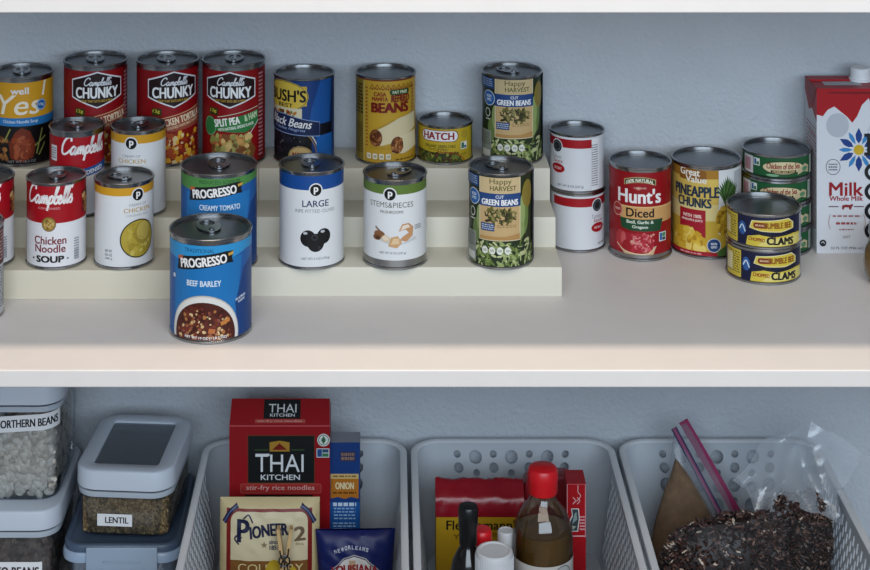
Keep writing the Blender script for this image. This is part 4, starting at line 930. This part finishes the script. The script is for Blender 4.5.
# ---------------------------------------------------------------- small bottles and jars
bb = tag(empty('extract_bottle', (87.5, 2015, FL)), 'slim black bottle with black cap at the left of the middle bin', 'bottle')
BLK = pm('black_plastic', '#0d0e10', .32); GLK = pm('dark_bottle', '#14110f', .15, coat=.4)
b = MB(); b.lathe([(.01, .5), (19, .5), (21, 3), (21, 88), (20.2, 96), (17, 110), (12, 120), (8.5, 126), (8.2, 134)], GLK, 40); b.build('bottle_body', bb)
b = MB(); b.lathe([(9, 128), (10, 128), (10, 146), (10.8, 148), (11.4, 166), (10, 169.5), (.01, 170)], BLK, 36); b.build('cap', bb)
a = Art(); a.rect(-20, 30, 26, 98, '#121214'); a.poly(rrect(-6, 22, 82, 98, 7, 5), '#b9bcc0'); a.lines(-3, 88, 19, 95, 2, '#3a3c40', 3); a.rect(-6, 80, 22, 84.5, '#b9bcc0'); a.lines(-4, 66, 20, 74, 2, '#a87052', 6); a.rect(-6, 52, 22, 62, '#b9bcc0'); a.lines(-4, 30, 20, 50, 5, '#8a8c90', 3)
b = MB(); a.put(b, lambda u, v, d: ((21.2 + d) * math.sin(u / 21.2), -(21.2 + d) * math.cos(u / 21.2), v), du=2.5); b.build('paper_label', bb, fix=False)
rc = tag(empty('flavouring_bottle', (104, 2046, FL)), 'small dark bottle with red cap between the black bottle and the white lid', 'bottle')
b = MB(); b.lathe([(.01, .5), (14, .5), (15.5, 2), (15.5, 92), (13, 100), (10.5, 104)], GLK, 36); b.build('bottle_body', rc)
b = MB(); b.lathe([(10, 101), (12, 101), (12, 122), (11.4, 126), (10, 128), (.01, 128.4)], pm('red_cap_plastic', '#c40f1a', .38), 36); b.build('cap', rc)
WC = pm('white_lid_plastic', '#bcbfc3', .4)
wj = tag(empty('spice_jar', (115.5, 1992, FL)), 'jar with broad ribbed white lid at the front of the middle bin', 'jar')
b = MB(); b.lathe([(.01, .5), (19, .5), (20.5, 2.5), (20.5, 104)], pm('jar_spice', '#8a6a4a', .3, var=.2, vscale=90), 40); b.build('jar_body', wj)
b = MB(); pr = [(20, 101), (22.2, 101), (22, 105), (21.3, 108), (21, 128)]
b.lathe(pr + [(20, 131.2), (18.6, 132.2), (16.6, 132.2), (15.6, 131.2), (.01, 131.0)], WC, 48)
for k in range(48): an = 2 * PI * k / 48; b.box(21.2 * math.sin(an) - .3, 21.2 * math.sin(an) + .3, -21.2 * math.cos(an) - .3, -21.2 * math.cos(an) + .3, 109, 127, WC)
b.build('lid', wj)
wj2 = tag(empty('spice_jar', (132.5, 2058, FL)), 'slim jar with small white lid just left of the red-capped bottle', 'jar')
b = MB(); b.lathe([(.01, .5), (8.5, .5), (9, 2), (9, 108)], pm('jar_pale', '#b9b4ae', .3), 36); b.build('jar_body', wj2)
b = MB(); b.lathe([(8, 104), (9.8, 104), (9.8, 118), (9, 120), (8, 120.6), (7, 119.8), (.01, 119.6)], WC, 36); b.build('lid', wj2)
# ================================================================ CLEAR STORAGE CONTAINERS ON THE LEFT
LID = pm('pale_lid_plastic', '#b3bcc8', .38, spec=.4); LID2 = milky('clear_lid_plastic', '#b9c4d0', .3)
CLR = clear('clear_box_plastic', '#e4e8ec', .04, .08, haze=.01); SEAL = pm('dark_seal', '#2a2f36', .5)
WIN = clear('lid_window', '#aab2ba', .10, .12, haze=.05)
def container(loc, w, d, h, label, lidh=27, win=True, r=27, name='food_container', group=None):
    """clear tub (height h to the lid) with framed lid; local origin front-left bottom centre"""
    root = tag(empty(name, loc), label, 'container', group)
    b = MB(); L = []
    for z, i in ((.5, 6), (1.5, 3), (5, 1.2), (h * .6, .4), (h, 0)):
        L.append([(x, y, z) for x, y in rrect(-w / 2 + 4 + i, w / 2 - 4 - i, 4 + i, d - 4 - i, r - 3 - i * .3, 7)])
    b.loft(L, CLR, True, False); tub_ = b.build('tub', root)
    b = MB()
    b.loft([[(x, y, z) for x, y in rrect(-w / 2 + i, w / 2 - i, i, d - i, r - i, 7)] for i, z in ((3.4, h - 4), (2, h - 4), (1.6, h - 3), (1.6, h + 2.2), (3.4, h + 2.4))], LID2)
    b.build('rim', root)
    b = MB(); b.loft([[(x, y, z) for x, y in rrect(-w / 2 + 3, w / 2 - 3, 3, d - 3, r - 3, 7)] for z in (h + 2.2, h + 4.6)], SEAL); b.build('seal', root)
    b = MB(); z0 = h + 4.4; z1 = h + lidh
    outer = [[(x, y, z) for x, y in rrect(-w / 2 + i, w / 2 - i, i, d - i, r - i * .5, 7)] for i, z in ((1.4, z0), (.2, z0 + .6), (0, z0 + 2), (.6, z1 - 2.4), (1.4, z1 - .8), (3.4, z1))]
    if win:
        wi = 19
        inner = [[(x, y, z) for x, y in rrect(-w / 2 + wi + i, w / 2 - wi - i, wi + i, d - wi - i, 5, 7)] for i, z in ((0, z1), (1, z1 - .8), (1, z1 - 5))]
        b.loft(outer + inner, LID); lid_ = b.build('lid', root, sharp=50)
        b = MB(); p = rrect(-w / 2 + wi + .4, w / 2 - wi - .4, wi + .4, d - wi - .4, 5, 7)
        b.loft([[(x, y, z) for x, y in p] for z in (z1 - 4.6, z1 - 2.8)], WIN, True, True); b.build('lid_window', lid_)
    else:
        b.loft(outer, LID, True, True); b.build('lid', root, sharp=50)
    return root
def tape(parent, text, u0, u1, v0, v1, y, tilt=0.0, tcol='#15171a', tu=None, half=None):
    """paper tape stuck on the front face, turning round the right corner where half (the tub half width) is given"""
    a = Art(); a.rect(u0, v0, u1, v1, '#e2e5e8'); hh = (v1 - v0) * .48; c = tu if tu is not None else (u0 + u1) / 2
    a.text(text[0], c, (v0 + v1) / 2, text[1], hh, tcol, .05)
    xe = half - 23 if half else 1e9
    def mp(u, v, d):
        v += (u - u0) * tilt
        if u <= xe: return (u, y - d, v)
        t = (u - xe) / 23; return (xe + (23 + d) * math.sin(t), y + 23 - (23 + d) * math.cos(t), v)
    b = MB(); a.put(b, mp, du=3); b.build('tape_label', [c_ for c_ in parent.children if c_.name.startswith('tub')][0], fix=False)
def grains(name, parent, mats, n, size, bounds, seed, seg=6, rings=4, core=None, shape=(1, .7, .55), tops=.35, packed=None):
    """loose grains packed against the front, right and top faces of a box-shaped fill"""
    b = MB(); R = random.Random(seed); x0, x1, y0, y1, z0, z1 = bounds
    from mathutils import Euler
    cm = core or mats[0]
    i = size * .5
    b.loft([[(x, y, z) for x, y in rrect(x0 + i, x1 - i, y0 + i, y1 - i, 12, 4)] for z in (z0 + .4, z1 - i)], cm, True, True, smooth=False)
    for k in range(n):
        q = R.random()
        if packed and k < packed[0] * packed[1] * 2:
            q = 0; r_, c_ = divmod(k % (packed[0] * packed[1]), packed[0]); lay = k // (packed[0] * packed[1])
            c = (x0 + (c_ + .5 * (r_ % 2) + .25 + R.uniform(-.22, .22)) * (x1 - x0) / packed[0], y0 + size * (.35 + .3 * lay + R.uniform(0, .12)), z0 + size * .3 + (r_ + .5 * lay + R.uniform(-.2, .2)) * (z1 - z0) / packed[1])
        elif q < 1 - tops - .25: c = (R.uniform(x0, x1), y0 + size * .45 * R.uniform(.8, 1.3), R.uniform(z0 + size * .5, z1))
        elif q < 1 - tops: c = (x1 - size * .45 * R.uniform(.8, 1.3), R.uniform(y0, y1), R.uniform(z0 + size * .5, z1))
        else: c = (R.uniform(x0, x1), R.uniform(y0, y1), z1 + R.uniform(-.5, .4) * size)
        # keep clear of the rounded corners
        cx = min(max(c[0], x0 + size * .6), x1 - size * .6); cy = min(max(c[1], y0 + size * .5), y1 - size * .6)
        rr = 14
        for sx, ex in ((1, x1 - rr), (-1, x0 + rr)):
            for sy, ey in ((1, y1 - rr), (-1, y0 + rr)):
                dx, dy = (cx - ex) * sx, (cy - ey) * sy
                if dx > 0 and dy > 0:
                    l = math.hypot(dx, dy); m = rr - size * .5
                    if l > m: cx = ex + sx * dx * m / l; cy = ey + sy * dy * m / l
        s = size * R.uniform(.8, 1.1) * .5
        b.ellipsoid((cx, cy, c[2]), s * shape[0], s * shape[1], s * shape[2], R.choice(mats), Euler((R.uniform(-.35, .35) + PI / 2, R.uniform(0, 6), R.uniform(-.4, .4) + (0 if q < 1 - tops - .25 else PI / 2)) if q < 1 - tops else (R.uniform(-.4, .4), R.uniform(-.4, .4), R.uniform(0, 6))), seg, rings)
    o = b.build(name, parent, fix=False); tag(o, kind='stuff')
BEAN = [pm('white_bean_a', '#bdb6aa', .5), pm('white_bean_b', '#a9a297', .5), pm('white_bean_c', '#cbc4b8', .5)]
LEN = [pm('lentil_a', '#6a5638', .6), pm('lentil_b', '#57452a', .6), pm('lentil_c', '#7f6c48', .6), pm('lentil_d', '#443620', .6)]
PIN = [pm('pinto_a', '#4a3c34', .6), pm('pinto_b', '#3a2f2a', .6), pm('pinto_c', '#594a40', .6)]
# lower left box, then the white beans on it
lo = container((-446, 2086, LZ), 124, 178, 103, 'clear container of dark beans with pale lid, under the white bean container', group='label-taped food containers', win=False)
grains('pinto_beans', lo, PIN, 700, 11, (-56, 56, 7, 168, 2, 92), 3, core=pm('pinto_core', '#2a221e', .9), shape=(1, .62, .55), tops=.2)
tape(lo, ('PINTO BEANS', 66), -58, 42, 47, 70, 3.6, tu=5, half=58)
up = container((-443.5, 2104, LZ + 130.6), 118, 150, 110, 'clear container of white northern beans tight under the shelf at the far left', group='label-taped food containers', win=False)
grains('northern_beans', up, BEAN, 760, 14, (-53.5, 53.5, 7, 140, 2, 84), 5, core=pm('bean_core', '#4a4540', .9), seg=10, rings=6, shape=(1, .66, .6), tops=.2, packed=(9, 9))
tape(up, ('NORTHERN BEANS', 76), -50, 62, 79, 98, 3.6, tilt=.06, tu=19, half=55)
# blue clip-top box with the lentil box on it
cb = tag(empty('food_container', (-310, 2068, LZ)), 'long clip-top container with blue-grey lid beneath the lentil container', 'container', None)
BL = milky('blue_lid_plastic', '#47576d', .2); BT = clear('blue_tub', '#9fb0c2', .10, .12, haze=.25, hazecol='#8fa3bb')
w, d, h = 138, 186, 86
b = MB(); b.loft([[(x, y, z) for x, y in rrect(-w / 2 + 6 + i, w / 2 - 6 - i, 6 + i, d - 6 - i, 18 - i * .5, 7)] for z, i in ((.5, 12), (2, 9), (8, 7), (h, 1), (h + .2, 2.4), (9, 8.4))], BT, True, False); b.build('tub', cb)
b = MB(); b.loft([[(x, y, z) for x, y in rrect(-w / 2 + i, w / 2 - i, i, d - i, 22 - i * .5, 8)] for z, i in ((h - 6, 1.5), (h - 6, .2), (h - 4, 0), (h + 2, 0), (h + 4, 1), (h + 5, 2.5))], pm('clip_rim', '#8497ad', .35)); b.build('rim', cb)
b = MB(); b.loft([[(x, y, z) for x, y in rrect(-w / 2 + i, w / 2 - i, i, d - i, 22 - i * .6, 8)] for z, i in ((h + 3, 2.4), (h + 12, 1.6), (h + 13.6, 3), (h + 13.8, 7), (h + 12, 10), (h + 11.2, 12))], BL, True, True); b.build('lid', cb, sharp=60)
CLP = milky('clip_plastic', '#9fb2c6', .35, .25)
b = MB()
for (x0, x1, z0, z1, y0, y1) in ((-39, 43, h - 22, h + 13, -3.2, -.8), (-39, 43, h + 9, h + 13, -3, 4), (-36, 40, h - 14, h - 11.6, -4, -2.6), (-20, 24, h - 4, h - 2, -4, -3)): b.box(x0, x1, y0, y1, z0, z1, CLP, .9)
b.build('clip', cb)
b = MB(); b.loft([[(x, y, z) for x, y in rrect(-w / 2 + 17, w / 2 - 17, 17, d - 17, 10, 4)] for z in (2.4, 40)], pm('dark_rice', '#4a4438', .8, var=.4, vscale=160), True, True); tag(b.build('contents', cb), kind='stuff')
le = container((-310, 2082, LZ + 100.2), 117, 152, 51, 'clear container of lentils with windowed pale lid on the clip-top container', lidh=27, group='label-taped food containers')
le.rotation_euler.z = -.075
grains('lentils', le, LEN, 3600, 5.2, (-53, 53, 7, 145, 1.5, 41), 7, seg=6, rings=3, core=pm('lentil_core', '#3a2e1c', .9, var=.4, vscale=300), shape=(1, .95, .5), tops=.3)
tape(le, ('LENTIL', 27), -30, 11, 13, 27, 3.7, tu=-7)

# ================================================================ BAGS IN THE RIGHT BIN
FILM = clear('bag_film', '#eef0f2', .012, .2, fr=.14, haze=.012, hazecol='#d5dae0')
FILM3 = clear('bag_film_frosted', '#eef0f2', .03, .25, fr=.25, haze=.14, hazecol='#b9bec6')
FILM2 = clear('bag_film_loose', '#f0f2f4', .05, .24, fr=.4, haze=.30, hazecol='#cfd6de')
def sheet(b, P, nu, nv, m):
    G = [b.pts([P(i / nu, j / nv) for i in range(nu + 1)]) for j in range(nv + 1)]
    for j in range(nv):
        for i in range(nu): b.face([G[j][i], G[j][i + 1], G[j + 1][i + 1], G[j + 1][i]], m, True)
def noise3(seed):
    R = random.Random(seed); T = [(R.uniform(.03, .12), R.uniform(.03, .12), R.uniform(.03, .12), R.uniform(0, 6)) for _ in range(7)]
    return lambda x, y, z: sum(math.sin(a * x + b_ * y + c * z + p) for a, b_, c, p in T) / 7
# --- brown sugar in a zip bag, slumped against the back left corner
sg = tag(empty('zip_bag', (342, 2180, FL)), 'zip bag of brown sugar with a magenta seal in the right bin', 'bag')
n3 = noise3(4); SUG = pm('brown_sugar', '#6c5540', .9, bump=.8, bscale=700, var=.18, vscale=120)
b = MB(); loops = []
LE = [(0, -22, 60), (.25, -26, 62), (.5, -18, 52), (.7, -8, 38), (.86, 0, 24), (.96, 5, 13), (1, 8, 8)]
def edge(t):
    for (a0, l0, r0), (a1, l1, r1) in zip(LE[:-1], LE[1:]):
        if t <= a1: f = (t - a0) / (a1 - a0); return l0 + (l1 - l0) * f, r0 + (r1 - r0) * f
    return LE[-1][1:]
for k in range(19):
    t = k / 18; z = 2 + 132 * t; l_, r_ = edge(t); hw = (r_ - l_) / 2; cxs = (r_ + l_) / 2; dp = 20 * (1 - t * .7) + 1; cy_ = 26 * t
    loops.append([(cxs + hw * math.copysign(abs(math.cos(a)) ** .8, math.cos(a)) + 2 * n3(a * 20, z, 5), cy_ + dp * math.sin(a) + 2 * n3(a * 20, z, 60), z + 3 * n3(a * 30, 3, z)) for a in [2 * PI * i / 28 for i in range(28)]])
b.loft(loops, SUG, True, True); tag(b.build('brown_sugar', sg), kind='stuff')
A0 = (7, 168); A1 = (62, 68)     # the zip, top and bottom end
def bagside(sy, ny):
    nf = noise3(ny)
    def P(u, v):
        xl, zl = -30 + 37 * v + 4 * math.sin(PI * v), 1 + 166 * v
        xr, zr = A1[0] + (A0[0] - A1[0]) * v, A1[1] * (.02 + .98 * min(1, v * 2 + .02)) if v < 0 else A1[1] + (A0[1] - A1[1]) * v
        x = xl + (xr - xl) * u; z = zl + (zr - zl) * u
        dp = (22 * max(0, 1 - z / 150) + 1.2) * math.sin(PI * min(1, max(0, u * .92 + .04)))
        return (x, 26 * z / 134 + sy * dp + 1.4 * nf(x, 7, z), max(z, .8))
    return P
b = MB(); sheet(b, bagside(-1, 7), 22, 22, FILM3); sheet(b, bagside(1, 8), 22, 22, FILM3)
b.build('bag_film', sg)
ZM = pm('magenta_zip', '#841c4e', .35, spec=.6); ZB = pm('zip_rib_blue', '#1c1a4a', .4); ZL = pm('pink_zip', '#84405f', .35)
def strip(b, p0, p1, w, t, m, y=0.0):
    dx, dz = p1[0] - p0[0], p1[1] - p0[1]; l = math.hypot(dx, dz); nx, nz = -dz / l * w / 2, dx / l * w / 2
    L = []
    for k in range(9):
        f = k / 8; px, pz = p0[0] + dx * f, p0[1] + dz * f; yy = y + 26 * pz / 134 + 2.2 * math.sin(f * 3.4)
        L.append([(px + nx, yy - t, pz + nz), (px - nx, yy - t, pz - nz), (px - nx, yy + t, pz - nz), (px + nx, yy + t, pz + nz)])
    b.loft(L, m, True, True, smooth=False)
b = MB(); strip(b, A0, A1, 6.0, .9, ZL, -1); strip(b, (A0[0] - 2.6, A0[1] - 1.2), (A1[0] - 2.6, A1[1] - 1.2), 1.6, 1.6, ZB, -1.2); strip(b, (A0[0] + 2.4, A0[1] + 1.2), (A1[0] + 2.4, A1[1] + 1.2), 1.6, 1.6, ZB, -1.2); b.build('zip_track', sg)
b = MB(); strip(b, (A0[0] + 12, A0[1] + 7), (A1[0] + 19, A1[1] + 4), 11.5, .9, ZM, 2); b.build('zip_lip', sg)
b = MB(); sheet(b, lambda u, v: (A1[0] + 2 + (A0[0] - A1[0]) * v + 12 * u + (4 + 10 * math.sin(PI * v)) * max(0, u - .6), 26 * (A1[1] + (A0[1] - A1[1]) * v) / 134 + 2 * u + 2.2 * math.sin((1 - v) * 3.4), A1[1] + (A0[1] - A1[1]) * v + 5 * u), 6, 14, FILM3); b.build('bag_mouth', sg)

# --- dark flaky bag, front, with a second lobe to the right
def flakes(name, parent, blobs, n, seed, cols):
    """dark dried flakes heaped in rounded lobes"""
    from mathutils import Euler
    b = MB(); R = random.Random(seed); core = cols[0]
    for (cx, cy, cz, rx, ry, rz) in blobs: b.ellipsoid((cx, cy, cz), rx * .96, ry * .96, rz * .96, core, None, 20, 12)
    for k in range(n):
        cx, cy, cz, rx, ry, rz = R.choice(blobs)
        th, ph = R.uniform(0, 2 * PI), math.acos(R.uniform(-.4, 1))
        d = Vector((math.sin(ph) * math.cos(th), math.sin(ph) * math.sin(th), math.cos(ph)))
        if d.y > .5: d.y = -d.y
        p = Vector((cx + d.x * rx, cy + d.y * ry, cz + d.z * rz))
        l = R.uniform(6, 13); w = R.uniform(2.2, 4.4); b.ellipsoid(p, l / 2, w / 2, R.uniform(.8, 1.5), R.choices(cols, [5, 5, 4, 1.6, .6])[0], Euler((R.uniform(-.9, .9), R.uniform(-.9, .9), R.uniform(0, 6.3))), 6, 3)
    tag(b.build(name, parent, fix=False), kind='stuff')
FK = [pm('flake_dark', '#1c1211', .5), pm('flake_brown', '#33201c', .45), pm('flake_mid', '#48302a', .45), pm('flake_tan', '#6f5346', .5), pm('flake_pale', '#b3a596', .5)]
fb = tag(empty('snack_bag', (385, 2070, FL)), 'clear bag packed with dark flaky pieces at the front of the right bin', 'bag')
flakes('dark_flakes', fb, [(-20, 0, 62, 54, 30, 62), (10, 2, 66, 52, 30, 66), (40, 6, 62, 34, 28, 62), (-42, 2, 56, 34, 27, 58), (46, 8, 108, 22, 16, 22), (24, 8, 100, 28, 18, 30)], 4200, 6, FK)
nf = noise3(21)
b = MB()
def Pw(u, v):
    a = -PI * .04 - PI * .92 * (1 - u); x = 2 + 80 * math.cos(a) * (1 - .25 * v ** 3); y = 4 + 37 * math.sin(a) * (1 - .4 * v ** 3); z = 2 + v * (116 + 26 * u)
    return (x + 3 * nf(x, y, z), y + 3 * nf(z, x, y), z + 3 * nf(y, z, x))
sheet(b, Pw, 40, 20, FILM); b.build('bag_film', fb)
f2 = tag(empty('snack_bag', (487, 2124, FL)), 'second bag of dark flaky pieces with crumpled clear film above, right bin', 'bag')
flakes('dark_flakes', f2, [(-4, 0, 62, 36, 26, 66), (-20, -2, 84, 32, 24, 46), (10, 2, 78, 24, 22, 54)], 2400, 9, FK)
nf2 = noise3(33); 
def Pc(u, v):
    # film gathered over the pieces, fanning up and back into a crumpled peak
    zt = 136 + (u / .56) ** .9 * 66 if u < .56 else 202 - (u - .56) / .44 * 46
    zb = 100 + 20 * math.sin(u * PI)
    vv = v ** 3.5; x = (-58 + 100 * u) * (1 - vv) + (-80 + 172 * u) * vv; y = -24 + 44 * v + 10 * math.sin(u * 9 + v * 5) * v; z = zb + (zt - zb) * v
    def tri(t): t = t % 1; return abs(2 * t - 1)
    fold = tri(u * 2.3 + v * 1.4) * 9 + tri(u * 3.7 - v * 2.2 + .3) * 6
    return (x + 3 * nf2(x, y, z), y + fold + 4 * nf2(z, x, y), z + fold * .5 * v)
b = MB(); sheet(b, Pc, 34, 22, FILM2); b.build('bag_film', f2, sharp=20)
b = MB(); sheet(b, lambda u, v: (-42 + 92 * u + 2 * nf2(u * 90, v * 90, 3), -30 + 4 * math.cos(u * PI * 2) + 8 * (2 * u - 1) ** 2 + 3 * nf2(v * 80, u * 90, 9), 2 + 112 * v), 20, 20, FILM); b.build('bag_front', f2)

# ================================================================ CAMERA, LIGHT
cam = bpy.data.cameras.new('camera'); co = bpy.data.objects.new('camera', cam); C.objects.link(co)
co.location = (0, 0, .776); co.rotation_euler = (PI / 2, 0, 0)
cam.sensor_width = 36; cam.lens = 1800 / 870 * 36; cam.shift_x = 45 / 870; cam.shift_y = -665 / 870; cam.clip_start = .05
bpy.context.scene.camera = co
def area(name, loc, target, sx, sy, power, col):
    l = bpy.data.lights.new(name, 'AREA'); l.shape = 'RECTANGLE'; l.size = sx; l.size_y = sy; l.energy = power; l.color = col
    o = bpy.data.objects.new(name, l); C.objects.link(o); o.location = loc
    o.rotation_euler = (Vector(target) - Vector(loc)).to_track_quat('-Z', 'Y').to_euler()
    return o
area('window_light', (.45, -.85, .95), (.05, 2.2, .05), 3.0, 1.3, 78, (.74, .87, 1.0))
area('room_light', (.1, .25, 1.6), (.05, 2.1, 0), 2.2, .9, 24, (1.0, .88, .76))
area('ceiling_light', (.05, 1.69, 1.42), (.05, 1.9, 0), .9, .06, 15.5, (1.0, .82, .64))
wd = bpy.data.worlds.new('room'); bpy.context.scene.world = wd; wd.use_nodes = True
bg = wd.node_tree.nodes['Background']; bg.inputs['Color'].default_value = (.62, .74, .92, 1); bg.inputs['Strength'].default_value = .16
sc_ = bpy.context.scene
sc_.view_settings.view_transform = 'Standard'; sc_.view_settings.look = 'None'; sc_.view_settings.exposure = 0.0; sc_.view_settings.gamma = 1.0; sc_.view_settings.use_curve_mapping = False
sc_.cycles.max_bounces = 10; sc_.cycles.transparent_max_bounces = 16
